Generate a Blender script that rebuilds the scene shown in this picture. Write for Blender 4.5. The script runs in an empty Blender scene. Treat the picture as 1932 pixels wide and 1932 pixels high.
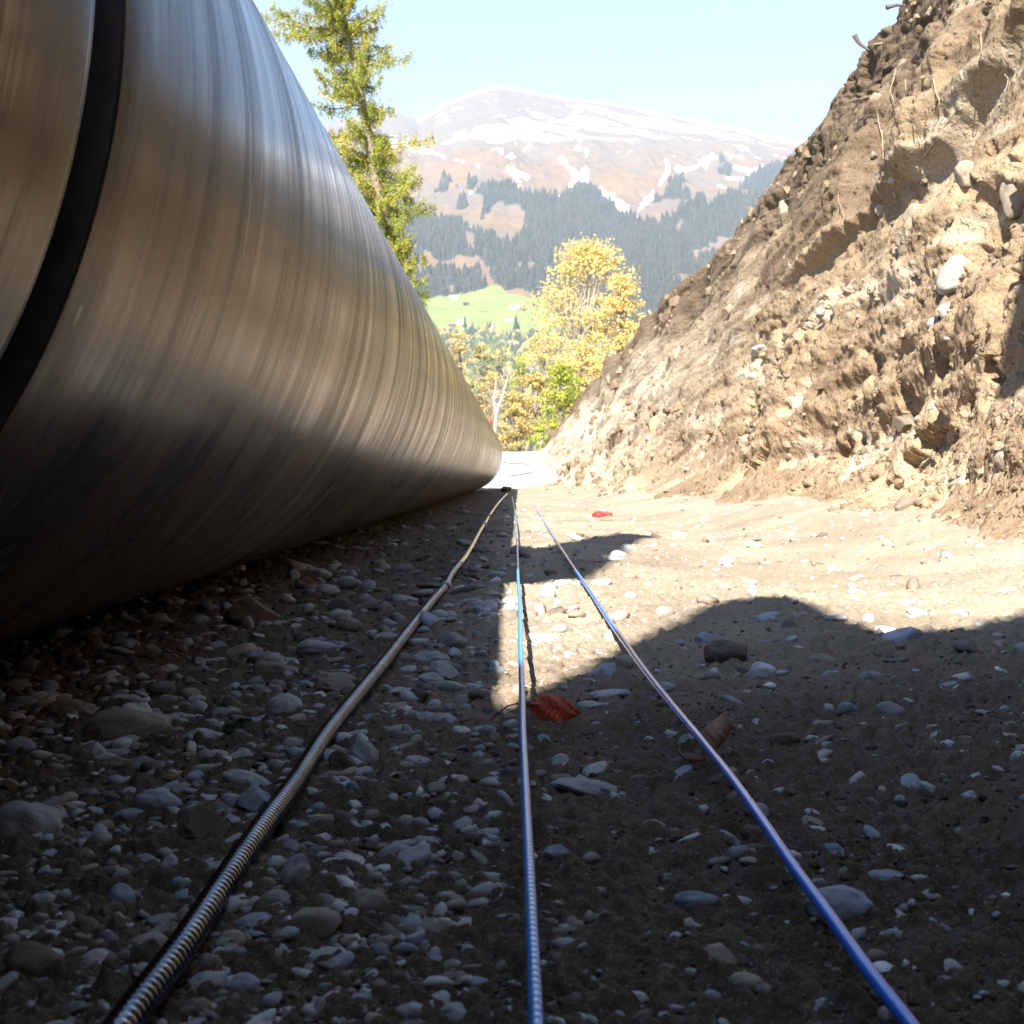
import bpy, math, random
import numpy as np
import bmesh
from mathutils import Vector, Matrix, noise as mnoise

# ------------------------------------------------------------------ camera, sky, sun, exposure
S = bpy.context.scene
R = math.radians
F = 2608.0                 # focal length in the units used for measured points
VX, VY = 980.0, 898.0      # where the trench axis vanishes
H = 0.265                  # camera height over the trench floor
cam_d = bpy.data.cameras.new('camera')
cam = bpy.data.objects.new('camera', cam_d)
S.collection.objects.link(cam)
cam.location = (0, 0, H)
cam.rotation_euler = (R(90), 0, 0)
cam_d.sensor_width = 36
cam_d.lens = 36 * F / 1932
cam_d.shift_x = -14 / 1932
cam_d.shift_y = -68 / 1932
cam_d.clip_start = 0.02
cam_d.clip_end = 40000
cam_d.dof.use_dof = True
cam_d.dof.focus_distance = 1.9
cam_d.dof.aperture_fstop = 26
S.camera = cam

SUN_EL, SUN_AZ = 35.0, 14.8     # sun behind the camera, a little to the left
w = bpy.data.worlds.new('World'); S.world = w; w.use_nodes = True
nt = w.node_tree
sky = nt.nodes.new('ShaderNodeTexSky'); sky.sky_type = 'NISHITA'
sky.sun_disc = False
sky.sun_elevation = R(SUN_EL); sky.sun_rotation = R(180 + SUN_AZ)
sky.altitude = 1500; sky.air_density = 1.0; sky.dust_density = 0.0; sky.ozone_density = 2.2
bg = nt.nodes['Background']; bg.inputs['Strength'].default_value = 0.083
nt.links.new(sky.outputs[0], bg.inputs['Color'])
sd = bpy.data.lights.new('sun', 'SUN'); sd.energy = 5.0; sd.angle = R(0.53); sd.color = (1.0, 0.95, 0.86)
sun = bpy.data.objects.new('sun', sd); S.collection.objects.link(sun)
s_dir = Vector((-math.cos(R(SUN_EL)) * math.sin(R(SUN_AZ)), -math.cos(R(SUN_EL)) * math.cos(R(SUN_AZ)), math.sin(R(SUN_EL))))
sun.rotation_euler = s_dir.to_track_quat('Z', 'Y').to_euler()
vs = S.view_settings
vs.view_transform = 'Standard'; vs.look = 'None'; vs.gamma = 1; vs.use_curve_mapping = False
vs.exposure = 1.9
S.cycles.max_bounces = 6; S.cycles.diffuse_bounces = 3; S.cycles.glossy_bounces = 3
S.cycles.volume_bounces = 0; S.cycles.transparent_max_bounces = 6
S.cycles.use_denoising = True

rng = np.random.default_rng(7)
random.seed(7)

# ------------------------------------------------------------------ helpers
def at(px, py, z=0.0):
    Y = (H - z) * F / (py - VY)
    return ((px - VX) * Y / F, Y, z)

def aty(px, py, Y):
    return ((px - VX) * Y / F, Y, H + (VY - py) * Y / F)

def tag(o, label=None, cat=None, group=None, kind=None):
    if label: o['label'] = label
    if cat: o['category'] = cat
    if group: o['group'] = group
    if kind: o['kind'] = kind
    return o

def link(o, parent=None):
    S.collection.objects.link(o)
    if parent is not None: o.parent = parent
    return o

def mesh_np(name, V, Fc, mat=None, smooth=True, parent=None, col=None):
    """V (n,3); Fc (m,k) one face size"""
    V = np.asarray(V, dtype=np.float32); Fc = np.asarray(Fc, dtype=np.int32)
    me = bpy.data.meshes.new(name)
    k = Fc.shape[1]; m = Fc.shape[0]
    me.vertices.add(len(V)); me.vertices.foreach_set('co', V.ravel())
    me.loops.add(m * k); me.loops.foreach_set('vertex_index', Fc.ravel())
    me.polygons.add(m)
    me.polygons.foreach_set('loop_start', np.arange(0, m * k, k, dtype=np.int32))
    me.polygons.foreach_set('loop_total', np.full(m, k, dtype=np.int32))
    me.polygons.foreach_set('use_smooth', np.full(m, bool(smooth)))
    me.update(calc_edges=True)
    if col is not None:
        a = me.color_attributes.new('tint', 'FLOAT_COLOR', 'POINT')
        c = np.ones((len(V), 4), dtype=np.float32); c[:, :3] = col
        a.data.foreach_set('color', c.ravel())
    if mat: me.materials.append(mat)
    o = bpy.data.objects.new(name, me)
    return link(o, parent)

def grid_faces(nr, nc, wrap=False):
    r = np.arange(nr - 1)[:, None]; c = np.arange(nc if wrap else nc - 1)[None, :]
    c2 = (c + 1) % nc
    a = r * nc + c; b = r * nc + c2; d = (r + 1) * nc + c; e = (r + 1) * nc + c2
    return np.stack([a, b, e, d], -1).reshape(-1, 4)

def mesh_py(name, verts, faces, mat=None, smooth=False, parent=None):
    me = bpy.data.meshes.new(name); me.from_pydata(verts, [], faces); me.update()
    if smooth: me.polygons.foreach_set('use_smooth', [True] * len(me.polygons))
    if mat: me.materials.append(mat)
    return link(bpy.data.objects.new(name, me), parent)

# vectorised gradient noise
_perm = np.random.default_rng(3).permutation(512).astype(np.int32)
_perm = np.concatenate([_perm, _perm, _perm])
_g = np.random.default_rng(5).normal(size=(512, 3)).astype(np.float32)
_g /= np.linalg.norm(_g, axis=1, keepdims=True)
def pn(x, y, z=None):
    x = np.asarray(x, dtype=np.float32); y = np.asarray(y, dtype=np.float32)
    z = np.zeros_like(x) + 0.37 if z is None else np.asarray(z, dtype=np.float32)
    x, y, z = np.broadcast_arrays(x, y, z)
    xi = np.floor(x).astype(np.int32); yi = np.floor(y).astype(np.int32); zi = np.floor(z).astype(np.int32)
    xf = x - xi; yf = y - yi; zf = z - zi
    u = xf * xf * (3 - 2 * xf); v = yf * yf * (3 - 2 * yf); t = zf * zf * (3 - 2 * zf)
    out = 0
    for dx in (0, 1):
        wx = u if dx else 1 - u
        for dy in (0, 1):
            wy = v if dy else 1 - v
            for dz in (0, 1):
                wz = t if dz else 1 - t
                h = _perm[_perm[_perm[(xi + dx) & 511] + ((yi + dy) & 511)] + ((zi + dz) & 511)] & 511
                g = _g[h]
                out = out + wx * wy * wz * (g[..., 0] * (xf - dx) + g[..., 1] * (yf - dy) + g[..., 2] * (zf - dz))
    return out * 1.5
def fbm(x, y, z=None, oct=4, gain=0.5, lac=2.03):
    s = 0; a = 1.0; f = 1.0
    for i in range(oct):
        s = s + a * pn(x * f + 13.1 * i, y * f + 7.7 * i, None if z is None else z * f)
        a *= gain; f *= lac
    return s
def sstep(a, b, x):
    t = np.clip((x - a) / (b - a), 0, 1); return t * t * (3 - 2 * t)
def inpoly(px, py, poly):
    ins = np.zeros(px.shape, bool); n = len(poly)
    for i in range(n):
        x0, y0 = poly[i]; x1, y1 = poly[(i + 1) % n]
        if y0 == y1: continue
        c = ((y0 > py) != (y1 > py)) & (px < (x1 - x0) * (py - y0) / (y1 - y0) + x0)
        ins ^= c
    return ins

# ------------------------------------------------------------------ materials
def new_mat(name):
    m = bpy.data.materials.new(name); m.use_nodes = True
    t = m.node_tree; b = t.nodes['Principled BSDF']
    return m, t, b
def nd(t, typ, **kw):
    n = t.nodes.new(typ)
    for k, v in kw.items(): setattr(n, k, v)
    return n
def ramp(t, fac, stops):
    r = nd(t, 'ShaderNodeValToRGB'); e = r.color_ramp.elements
    while len(e) < len(stops): e.new(0.5)
    for i, (p, c) in enumerate(stops):
        e[i].position = p; e[i].color = tuple(c) + (1,) if len(c) == 3 else c
    t.links.new(fac, r.inputs[0]); return r.outputs[0]
def noise_n(t, scale, detail=4, rough=0.55, vec=None, dist=0.0):
    n = nd(t, 'ShaderNodeTexNoise'); n.inputs['Scale'].default_value = scale
    n.inputs['Detail'].default_value = detail; n.inputs['Roughness'].default_value = rough
    n.inputs['Distortion'].default_value = dist
    if vec is not None: t.links.new(vec, n.inputs['Vector'])
    return n.outputs['Fac']
def coords(t, scale=(1, 1, 1), kind='Object', rot=(0, 0, 0)):
    c = nd(t, 'ShaderNodeTexCoord'); m = nd(t, 'ShaderNodeMapping')
    m.inputs['Scale'].default_value = scale; m.inputs['Rotation'].default_value = rot
    t.links.new(c.outputs[kind], m.inputs[0]); return m.outputs[0]
def mix(t, a, b, fac, mode='MIX'):
    m = nd(t, 'ShaderNodeMix', data_type='RGBA', blend_type=mode)
    for s, v in ((m.inputs[0], fac), (m.inputs[6], a), (m.inputs[7], b)):
        if isinstance(v, (int, float)): s.default_value = v
        elif isinstance(v, tuple): s.default_value = tuple(v) + (1,)
        else: t.links.new(v, s)
    return m.outputs[2]
def bump(t, b, h, strength, dist, prev=None):
    n = nd(t, 'ShaderNodeBump'); n.inputs['Strength'].default_value = strength; n.inputs['Distance'].default_value = dist
    t.links.new(h, n.inputs['Height'])
    if prev is not None: t.links.new(prev, n.inputs['Normal'])
    t.links.new(n.outputs[0], b.inputs['Normal']); return n.outputs[0]
def simple(name, col, rough=0.6, metal=0.0, var=0.25, scale=30, bstr=0.0, bdist=0.002):
    m, t, b = new_mat(name)
    v = coords(t)
    n = noise_n(t, scale, 4, 0.6, v)
    dark = tuple(c * (1 - var) for c in col); lite = tuple(min(1, c * (1 + var)) for c in col)
    t.links.new(ramp(t, n, [(0.3, dark), (0.7, lite)]), b.inputs['Base Color'])
    b.inputs['Roughness'].default_value = rough; b.inputs['Metallic'].default_value = metal
    if bstr: bump(t, b, n, bstr, bdist)
    return m

def m_soil(name, c0, c1, c2, fine=700, tint=False):
    m, t, b = new_mat(name)
    v = coords(t)
    n1 = noise_n(t, 3.0, 5, 0.6, v); n2 = noise_n(t, 90, 4, 0.7, v); n3 = noise_n(t, fine, 2, 0.6, v)
    base = ramp(t, n1, [(0.35, c0), (0.65, c1)])
    if tint:
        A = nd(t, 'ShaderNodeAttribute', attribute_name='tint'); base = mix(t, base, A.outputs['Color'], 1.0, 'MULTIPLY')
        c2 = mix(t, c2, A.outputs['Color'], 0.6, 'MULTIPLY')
    speck = ramp(t, n2, [(0.36, (0.55, 0.52, 0.5)), (0.55, (1.0, 1.0, 1.0))])
    col = mix(t, base, speck, 0.75, 'MULTIPLY')
    grit = ramp(t, n3, [(0.60, (0, 0, 0)), (0.70, (1, 1, 1))])
    col = mix(t, col, c2, grit)
    t.links.new(col, b.inputs['Base Color'])
    b.inputs['Roughness'].default_value = 0.95; b.inputs['Specular IOR Level'].default_value = 0.2
    p = bump(t, b, n2, 0.6, 0.004)
    bump(t, b, n3, 0.5, 0.0012, p)
    return m
MAT_GROUND = m_soil('trench_soil', (0.27, 0.22, 0.165), (0.36, 0.305, 0.235), (0.50, 0.48, 0.45), tint=True)
MAT_DIRT = m_soil('loose_dirt', (0.24, 0.19, 0.145), (0.36, 0.305, 0.235), (0.50, 0.48, 0.45))
MAT_PALE = m_soil('pale_gravel', (0.40, 0.37, 0.32), (0.56, 0.53, 0.48), (0.7, 0.7, 0.66), 90)

def m_bank():
    m, t, b = new_mat('bank_soil')
    at_ = nd(t, 'ShaderNodeAttribute', attribute_name='tint')
    v = coords(t)
    vs_ = coords(t, (1.2, 0.35, 2.2), rot=(R(8), 0, 0))
    n0 = noise_n(t, 2.2, 5, 0.62, vs_); n1 = noise_n(t, 14, 5, 0.65, v); n2 = noise_n(t, 70, 4, 0.7, v)
    n3 = noise_n(t, 260, 2, 0.6, v)
    a = ramp(t, n0, [(0.35, (0.72, 0.66, 0.58)), (0.55, (1.0, 0.96, 0.90)), (0.72, (1.25, 1.22, 1.15))])
    c = mix(t, at_.outputs['Color'], a, 0.85, 'MULTIPLY')
    c = mix(t, c, ramp(t, n2, [(0.36, (0.6, 0.56, 0.52)), (0.6, (1.12, 1.1, 1.08))]), 0.6, 'MULTIPLY')
    peb = ramp(t, n3, [(0.64, (0, 0, 0)), (0.72, (0.8, 0.8, 0.8))])
    c = mix(t, c, (0.47, 0.43, 0.37), peb)
    t.links.new(c, b.inputs['Base Color'])
    b.inputs['Roughness'].default_value = 0.95; b.inputs['Specular IOR Level'].default_value = 0.15
    def clod(scale, seedv):
        nz = nd(t, 'ShaderNodeTexNoise'); nz.inputs['Scale'].default_value = scale * .6; t.links.new(v, nz.inputs['Vector'])
        ad = nd(t, 'ShaderNodeVectorMath', operation='MULTIPLY_ADD'); ad.inputs[1].default_value = (1.2 / scale,) * 3
        t.links.new(nz.outputs['Color'], ad.inputs[0]); t.links.new(v, ad.inputs[2])
        vo = nd(t, 'ShaderNodeTexVoronoi', feature='F1'); vo.inputs['Scale'].default_value = scale; vo.inputs['Detail'].default_value = 2
        t.links.new(ad.outputs[0], vo.inputs['Vector'])
        return ramp(t, vo.outputs['Distance'], [(0.0, (1, 1, 1)), (0.75, (0, 0, 0))])
    p = bump(t, b, n1, 0.5, 0.03); p = bump(t, b, clod(17, 0), 0.75, 0.035, p); p = bump(t, b, clod(55, 1), 0.7, 0.012, p)
    p = bump(t, b, n2, 0.6, 0.008, p); bump(t, b, n3, 0.4, 0.002, p)
    return m
MAT_BANK = m_bank()

def m_stone(name, col, attr=False):
    m, t, b = new_mat(name)
    v = coords(t)
    oi = nd(t, 'ShaderNodeObjectInfo')
    add = nd(t, 'ShaderNodeVectorMath', operation='ADD')
    t.links.new(v, add.inputs[0]); 
    cmb = nd(t, 'ShaderNodeCombineXYZ')
    ml = nd(t, 'ShaderNodeMath', operation='MULTIPLY'); ml.inputs[1].default_value = 37
    t.links.new(oi.outputs['Random'], ml.inputs[0]); t.links.new(ml.outputs[0], cmb.inputs[0])
    t.links.new(cmb.outputs[0], add.inputs[1])
    vec = add.outputs[0]
    n1 = noise_n(t, 1.6 if not attr else 60, 4, 0.6, vec); n2 = noise_n(t, 16 if not attr else 900, 3, 0.7, vec)
    base = mix(t, (0, 0, 0), (1, 1, 1), 0.0)
    if attr:
        A = nd(t, 'ShaderNodeAttribute', attribute_name='tint'); src = A.outputs['Color']
    else:
        src = ramp(t, oi.outputs['Random'], [(0.0, tuple(c * 0.78 for c in col)), (1.0, tuple(min(1, c * 1.2) for c in col))])
    c = mix(t, src, ramp(t, n1, [(0.3, (0.62, 0.60, 0.58)), (0.65, (1.1, 1.1, 1.1))]), 0.8, 'MULTIPLY')
    c = mix(t, c, ramp(t, n2, [(0.34, (0.4, 0.36, 0.32)), (0.47, (1, 1, 1))]), 0.7, 'MULTIPLY')
    t.links.new(c, b.inputs['Base Color'])
    b.inputs['Roughness'].default_value = 0.8; b.inputs['Specular IOR Level'].default_value = 0.3
    bump(t, b, n2, 0.35, 0.05 if not attr else 0.0006)
    return m
MAT_STONE = {
    'grey': m_stone('stone_grey', (0.56, 0.57, 0.58)),
    'blue grey': m_stone('stone_blue_grey', (0.42, 0.47, 0.54)),
    'white': m_stone('stone_white', (0.86, 0.85, 0.84)),
    'dusty': m_stone('stone_dusty', (0.27, 0.225, 0.17)),
    'cream': m_stone('stone_cream', (0.42, 0.395, 0.35)),
    'brown': m_stone('stone_brown', (0.20, 0.16, 0.125)),
    'tan': m_stone('stone_tan', (0.44, 0.38, 0.31)),
    'yellow': m_stone('stone_yellow', (0.34, 0.26, 0.15)),
}
MAT_GRAVEL = m_stone('gravel_mix', None, attr=True)

def m_pipe():
    m, t, b = new_mat('brushed_steel_pipe')
    st = coords(t, (0.8, 12, 0.8), rot=(0, 0, R(2))); st2 = coords(t, (1.0, 2.6, 1.0)); st3 = coords(t, (0.7, 180, 0.7)); ob = coords(t)
    # slightly slanted turning marks
    st4 = coords(t, (1.2, 7, 1.2), rot=(0, 0, R(5)))
    n1 = noise_n(t, 1.0, 5, 0.65, st); n2 = noise_n(t, 1.0, 4, 0.6, st2); n3 = noise_n(t, 1.0, 3, 0.6, st3)
    n4 = noise_n(t, 1.0, 5, 0.7, st4, 0.6); n5 = noise_n(t, 1.1, 4, 0.6, ob)
    c = ramp(t, n1, [(0.36, (0.055, 0.047, 0.040)), (0.46, (0.14, 0.122, 0.102)), (0.60, (0.18, 0.16, 0.138)), (0.66, (0.44, 0.40, 0.36))])
    c = mix(t, c, ramp(t, n2, [(0.35, (0.55, 0.55, 0.56)), (0.60, (1.0, 1.0, 1.0))]), 0.8, 'MULTIPLY')
    c = mix(t, c, ramp(t, n4, [(0.36, (0.18, 0.17, 0.17)), (0.43, (1.0, 1.0, 1.0))]), 0.8, 'MULTIPLY')
    c = mix(t, c, ramp(t, n5, [(0.35, (0.72, 0.70, 0.68)), (0.62, (1.0, 1.0, 1.0))]), 0.7, 'MULTIPLY')
    c = mix(t, c, ramp(t, n3, [(0.35, (0.80, 0.80, 0.80)), (0.65, (1.0, 1.0, 1.0))]), 0.8, 'MULTIPLY')
    wv = nd(t, 'ShaderNodeTexNoise'); wv.inputs['Scale'].default_value = 1.0; wv.inputs['Detail'].default_value = 2
    t.links.new(coords(t, (26, 26, 3.5), rot=(R(38), 0, R(30))), wv.inputs['Vector'])
    scr = ramp(t, wv.outputs['Fac'], [(0.715, (0, 0, 0)), (0.73, (0.55, 0.55, 0.55))])
    c = mix(t, c, (0.5, 0.48, 0.46), scr)
    sx = nd(t, 'ShaderNodeSeparateXYZ'); t.links.new(ob, sx.inputs[0])
    low = ramp(t, sx.outputs[2], [(0.06, (0.62, 0.62, 0.62)), (0.50, (0.03, 0.03, 0.03))])
    dn = noise_n(t, 1.0, 6, 0.7, coords(t, (2.2, 4.0, 2.2)), 0.4)
    dust = mix(t, ramp(t, dn, [(0.38, (0.2, 0.2, 0.2)), (0.62, (0.95, 0.95, 0.95))]), low, 1.0, 'MULTIPLY')
    c = mix(t, c, (0.24, 0.19, 0.145), dust)
    # scattered specks of dirt
    vo = nd(t, 'ShaderNodeTexVoronoi'); vo.inputs['Scale'].default_value = 9
    t.links.new(ob, vo.inputs['Vector'])
    sp = ramp(t, vo.outputs['Distance'], [(0.045, (1, 1, 1)), (0.06, (0, 0, 0))])
    c = mix(t, c, (0.03, 0.022, 0.018), sp)
    t.links.new(c, b.inputs['Base Color'])
    b.inputs['Metallic'].default_value = 0.40
    b.inputs['Specular Tint'].default_value = (0.6, 0.6, 0.6, 1)
    b.inputs['Specular IOR Level'].default_value = 0.35
    rr = ramp(t, n1, [(0.36, (0.32, 0.32, 0.32)), (0.62, (0.14, 0.14, 0.14))])
    rr = mix(t, rr, (0.75, 0.75, 0.75), dust)
    t.links.new(rr, b.inputs['Roughness'])
    mt = ramp(t, dust, [(0.0, (0.62, 0.62, 0.62)), (0.7, (0.05, 0.05, 0.05))]); t.links.new(mt, b.inputs['Metallic'])
    p = bump(t, b, n1, 0.10, 0.0006); bump(t, b, n2, 0.12, 0.004, p)
    return m
MAT_PIPE = m_pipe()
MAT_RUBBER = simple('black_rubber', (0.008, 0.008, 0.008), 0.55, 0, 0.4, 60, 0.3)
MAT_RIM = simple('pipe_rim', (0.30, 0.29, 0.28), 0.45, 0.8, 0.2, 40)
MAT_HOSE = simple('dark_steel_conduit', (0.30, 0.29, 0.28), 0.24, 1.0, 0.15, 80)
def m_hose():
    m, t, b = new_mat('steel_conduit')
    v = coords(t); n = noise_n(t, 25, 4, 0.6, v)
    t.links.new(ramp(t, n, [(0.35, (0.085, 0.10, 0.125)), (0.65, (0.19, 0.215, 0.25))]), b.inputs['Base Color'])
    b.inputs['Metallic'].default_value = 1.0; b.inputs['Roughness'].default_value = 0.15
    return m
MAT_HOSE = m_hose()
MAT_COLLAR = simple('pale_clip', (0.55, 0.54, 0.50), 0.5, 0.0, 0.1)
def m_plastic(name, col, rough=0.22, coat=0.5):
    m, t, b = new_mat(name)
    v = coords(t); n = noise_n(t, 40, 3, 0.6, v)
    t.links.new(ramp(t, n, [(0.3, tuple(c * 0.8 for c in col)), (0.7, col)]), b.inputs['Base Color'])
    b.inputs['Roughness'].default_value = rough; b.inputs['Coat Weight'].default_value = coat
    b.inputs['Coat Roughness'].default_value = 0.15; b.inputs['Metallic'].default_value = 0.0
    return m
MAT_BLUE_RIB = m_plastic('blue_braid', (0.04, 0.36, 0.95))
MAT_BLUE = m_plastic('blue_tube', (0.008, 0.19, 0.88), 0.12, 0.0)

def m_leaf(name, c0, c1, trans=0.25, scale=40):
    m, t, b = new_mat(name)
    v = coords(t); n = noise_n(t, scale, 4, 0.65, v)
    c = ramp(t, n, [(0.3, c0), (0.65, c1)])
    t.links.new(c, b.inputs['Base Color']); b.inputs['Roughness'].default_value = 0.6
    tr = nd(t, 'ShaderNodeBsdfTranslucent'); t.links.new(c, tr.inputs[0])
    mx = nd(t, 'ShaderNodeMixShader'); mx.inputs[0].default_value = trans
    t.links.new(b.outputs[0], mx.inputs[1]); t.links.new(tr.outputs[0], mx.inputs[2])
    t.links.new(mx.outputs[0], t.nodes['Material Output'].inputs[0])
    return m
MAT_RED = m_leaf('red_leaf', (0.55, 0.06, 0.02), (0.92, 0.20, 0.06))
MAT_BROWNLEAF = m_leaf('brown_leaf', (0.40, 0.20, 0.12), (0.66, 0.42, 0.28))
MAT_GREENLEAF = m_leaf('green_leaf', (0.03, 0.07, 0.015), (0.07, 0.14, 0.03))
MAT_ROOT = simple('root_bark', (0.26, 0.19, 0.13), 0.9, 0, 0.3, 60, 0.4)
MAT_TWIG = simple('dark_twig', (0.10, 0.075, 0.07), 0.9, 0, 0.3, 60, 0.4)
def m_foliage(name, c0, c1, c2):
    m, t, b = new_mat(name)
    A = nd(t, 'ShaderNodeAttribute', attribute_name='tint')
    sp = nd(t, 'ShaderNodeSeparateColor'); t.links.new(A.outputs['Color'], sp.inputs[0])
    c = ramp(t, sp.outputs[0], [(0.0, c0), (0.5, c1), (1.0, c2)])
    t.links.new(c, b.inputs['Base Color']); b.inputs['Roughness'].default_value = 0.7
    b.inputs['Specular IOR Level'].default_value = 0.2
    tr = nd(t, 'ShaderNodeBsdfTranslucent'); t.links.new(c, tr.inputs[0])
    mx = nd(t, 'ShaderNodeMixShader'); mx.inputs[0].default_value = 0.35
    t.links.new(b.outputs[0], mx.inputs[1]); t.links.new(tr.outputs[0], mx.inputs[2])
    t.links.new(mx.outputs[0], t.nodes['Material Output'].inputs[0])
    return m
MAT_LARCH = m_foliage('larch_needles', (0.12, 0.15, 0.035), (0.29, 0.31, 0.055), (0.52, 0.40, 0.09))
MAT_YELLOW = m_foliage('maple_leaves', (0.42, 0.38, 0.15), (0.70, 0.54, 0.19), (0.74, 0.46, 0.20))
MAT_LIME = m_foliage('lime_leaves', (0.14, 0.20, 0.03), (0.34, 0.38, 0.06), (0.55, 0.48, 0.08))
MAT_OLIVE = m_foliage('olive_leaves', (0.16, 0.19, 0.10), (0.28, 0.29, 0.14), (0.44, 0.36, 0.16))
MAT_ORANGE = m_foliage('orange_leaves', (0.30, 0.25, 0.12), (0.50, 0.38, 0.14), (0.62, 0.42, 0.16))
MAT_BARK = simple('bark', (0.17, 0.13, 0.10), 0.9, 0, 0.3, 8, 0.4, 0.02)
MAT_PALEBARK = simple('pale_bark', (0.27, 0.235, 0.20), 0.85, 0, 0.2, 8)
MAT_WHITEWALL = simple('house_wall', (0.75, 0.72, 0.66), 0.8, 0, 0.05)
MAT_ROOFRED = simple('roof_tiles', (0.36, 0.15, 0.10), 0.8, 0, 0.1)
MAT_DARKWOOD = simple('dark_wood', (0.06, 0.04, 0.03), 0.9, 0, 0.2)
MAT_PAINT = simple('blocker_paint', (0.6, 0.35, 0.03), 0.4, 0, 0.1)

# ------------------------------------------------------------------ ground
def toe_x(Y):
    return np.interp(Y, [-12, 0, 4, 11, 18, 28, 33, 38, 60], [1.6, 1.6, 1.57, 1.36, 1.10, 0.48, 0.22, 0.12, 0.1])
def ground_z(X, Y):
    z = np.interp(Y, [-400, 0, 24, 29, 37, 40, 46, 60, 100, 400], [0, 0, 0, 0.1, 0.92, 0.95, -0.6, -4, -16, -70])
    tx = toe_x(Y)
    z = z + 0.16 * sstep(-0.75, 0.25, X - tx) * (Y < 34)
    z = z + 0.02 * fbm(X * 1.1, Y * 0.8, oct=2)
    z = z + 0.035 * sstep(-0.42, -0.75, X) * sstep(2, 3, Y) * 0
    return z

def sunlit_tone(X, Y):
    """1 where sun falls on the ground, 0 in shade, painted as pale and dark soil"""
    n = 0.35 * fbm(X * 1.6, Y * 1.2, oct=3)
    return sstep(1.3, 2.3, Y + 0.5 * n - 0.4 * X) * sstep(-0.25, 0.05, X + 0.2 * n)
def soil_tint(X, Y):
    k = sunlit_tone(X, Y)[..., None]
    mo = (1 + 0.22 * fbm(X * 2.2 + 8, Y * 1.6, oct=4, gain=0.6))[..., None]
    return (np.array([0.375, 0.33, 0.285]) * (1 - k) + np.array([1.08, 1.04, 0.98]) * k) * mo  # sunlit ground lightened and shaded ground darkened in the colour itself
def build_ground():
    ys = [-14, -9, -6, -4, -2.5, -1.5, -0.8, -0.3, 0, 0.2, 0.35, 0.45, 0.52]
    y = 0.55
    while y < 60:
        ys.append(y); y += min(y * y * 1.5 / 366, y * 0.019)
    while y < 420: ys.append(y); y *= 1.12
    ys = np.array(ys)
    uf = np.linspace(-0.42, 0.46, 500)
    uc = 0.46 + np.geomspace(0.006, 60, 34)
    ul = -0.42 - np.geomspace(0.006, 60, 34)[::-1]
    us = np.concatenate([ul, uf, uc])
    Yg, Ug = np.meshgrid(ys, us, indexing='ij')
    X = Ug * np.maximum(Yg, 0.5); Y = Yg.copy()
    Z = ground_z(X, Y)
    near = np.clip(1.6 / np.maximum(Y, 0.5), 0, 1) * (Y > 0.4)
    mid = np.clip(6 / np.maximum(Y, 0.5), 0, 1) * (Y > 0.2)
    d = 0.010 * mid * fbm(X * 6, Y * 6, oct=3)
    c = fbm(X * 34, Y * 34, oct=3, gain=0.6)
    d += 0.0075 * mid * np.abs(c) * 1.6
    d += 0.0026 * near * fbm(X * 140, Y * 140, oct=2, gain=0.7)
    d += 0.0014 * near * pn(X * 420, Y * 420)
    # drag marks in the finer soil at the right
    rr = sstep(0.05, 0.35, X)
    d += 0.004 * rr * near * fbm(X * 10 + Y * 3, Y * 38, oct=2)
    Z = Z + d
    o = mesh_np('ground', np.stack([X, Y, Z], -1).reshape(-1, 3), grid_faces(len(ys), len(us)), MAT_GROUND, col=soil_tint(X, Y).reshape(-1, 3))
    o.data.materials.append(MAT_PALE)
    fy = Y[:-1, :-1].ravel() + 0.6 * pn(X[:-1, :-1].ravel() * .7, Y[:-1, :-1].ravel() * .5)
    o.data.polygons.foreach_set('material_index', ((fy > 25.5) & (fy < 60)).astype(np.int32))
    tag(o, kind='structure', label='stony brown soil of the trench floor and the land beyond')
    return o
build_ground()

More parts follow.
